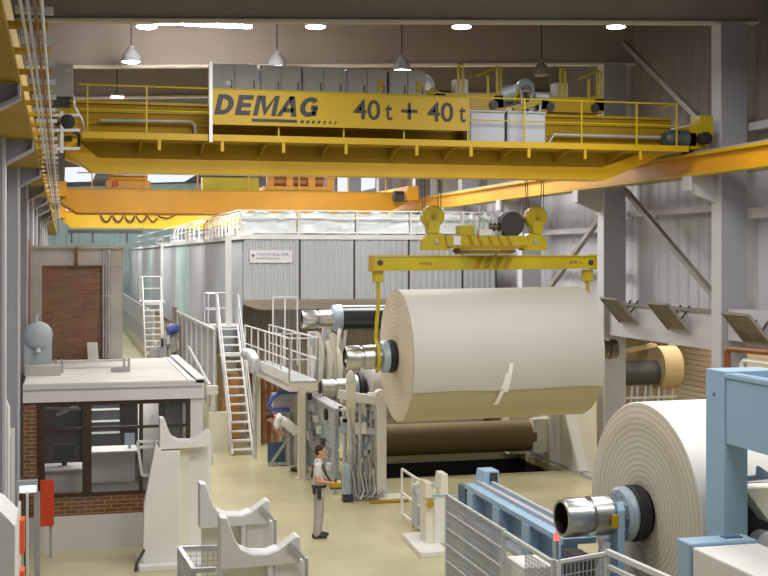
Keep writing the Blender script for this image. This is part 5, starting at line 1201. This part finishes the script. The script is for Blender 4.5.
# --- second worker bent over the small machine, mostly hidden by the catwalk post
def bending(loc, rz):
    T = thing('person', 'worker in white shirt bent over beside the catwalk post and blue looped guard', 'person', loc)
    R_ = rotm(loc, rz, loc)
    # local +X is the direction he leans
    SL, SR = (.5, .17, 1.36), (.5, -.17, 1.36); EL, ER = (.56, .2, 1.06), (.60, -.2, 1.08); WL, WR = (.34, .1, .93), (.36, -.14, .92)
    body = [skin_chain([(0, 0, .95), (.16, 0, 1.1), (.34, 0, 1.24), (.48, 0, 1.36), (.58, 0, 1.4), (.64, 0, 1.39), SL, EL, WL, SR, ER, WR, (-.02, .095, .9), (.04, .1, .5), (0, .105, .1), (-.02, -.095, .9), (.04, -.1, .5), (0, -.105, .1)],
        [(0, 1), (1, 2), (2, 3), (3, 4), (4, 5), (3, 6), (6, 7), (7, 8), (3, 9), (9, 10), (10, 11), (0, 12), (12, 13), (13, 14), (0, 15), (15, 16), (16, 17)],
        [(.12, .15), (.1, .13), (.1, .14), (.07, .1), .055, .055, .055, .046, .03, .055, .046, .03, .085, .055, .038, .085, .055, .038])]
    hs, hair, eyes = head_parts((.70, 0, 1.36), (.5, 0, -.85), (.8, 0, .5))
    body += hs + hand(WL, (-.9, -.1, -.3), (0, -.3, -.9), .6, 1) + hand(WR, (-.9, .1, -.3), (0, .3, -.9), .6, -1)
    fuse(body, 'body', 'skin', T, R_, .012); fuse(hair, 'hair', 'hair', T, R_, .012); fuse(eyes, 'eyes', 'dark', T, R_, None)
    sh = [skin_chain([(.02, 0, .99), (.16, 0, 1.1), (.34, 0, 1.25), (.48, 0, 1.36), (.54, 0, 1.39), SL, (.54, .19, 1.16), SR, (.57, -.19, 1.17)],
        [(0, 1), (1, 2), (2, 3), (3, 4), (3, 5), (5, 6), (3, 7), (7, 8)], [(.135, .165), (.12, .155), (.125, .165), (.085, .13), (.062, .068), .078, .068, .078, .068])]
    fuse(sh, 'shirt', 'tape', T, R_, .012)
    tr = [skin_chain([(.02, 0, 1.0), (-.01, 0, .93), (-.02, .098, .84), (.04, .102, .5), (0, .107, .09), (-.02, -.098, .84), (.04, -.102, .5), (0, -.107, .09)],
        [(0, 1), (1, 2), (2, 3), (3, 4), (1, 5), (5, 6), (6, 7)], [(.13, .16), (.135, .165), .105, .082, .075, .105, .082, .075])]
    fuse(tr, 'trousers', 'trousers', T, R_, .012)
    for y in (.107, -.107):
        s_ = [skin_chain([(-.06, y, .05), (.05, y, .05), (.17, y, .035)], [(0, 1), (1, 2)], [(.045, .05), (.045, .05), (.04, .032)], 0, 2)]
        fuse(s_, 'shoe', 'shoes', T, R_, .01)
bending((5.86, 31.55, 0), math.radians(172))
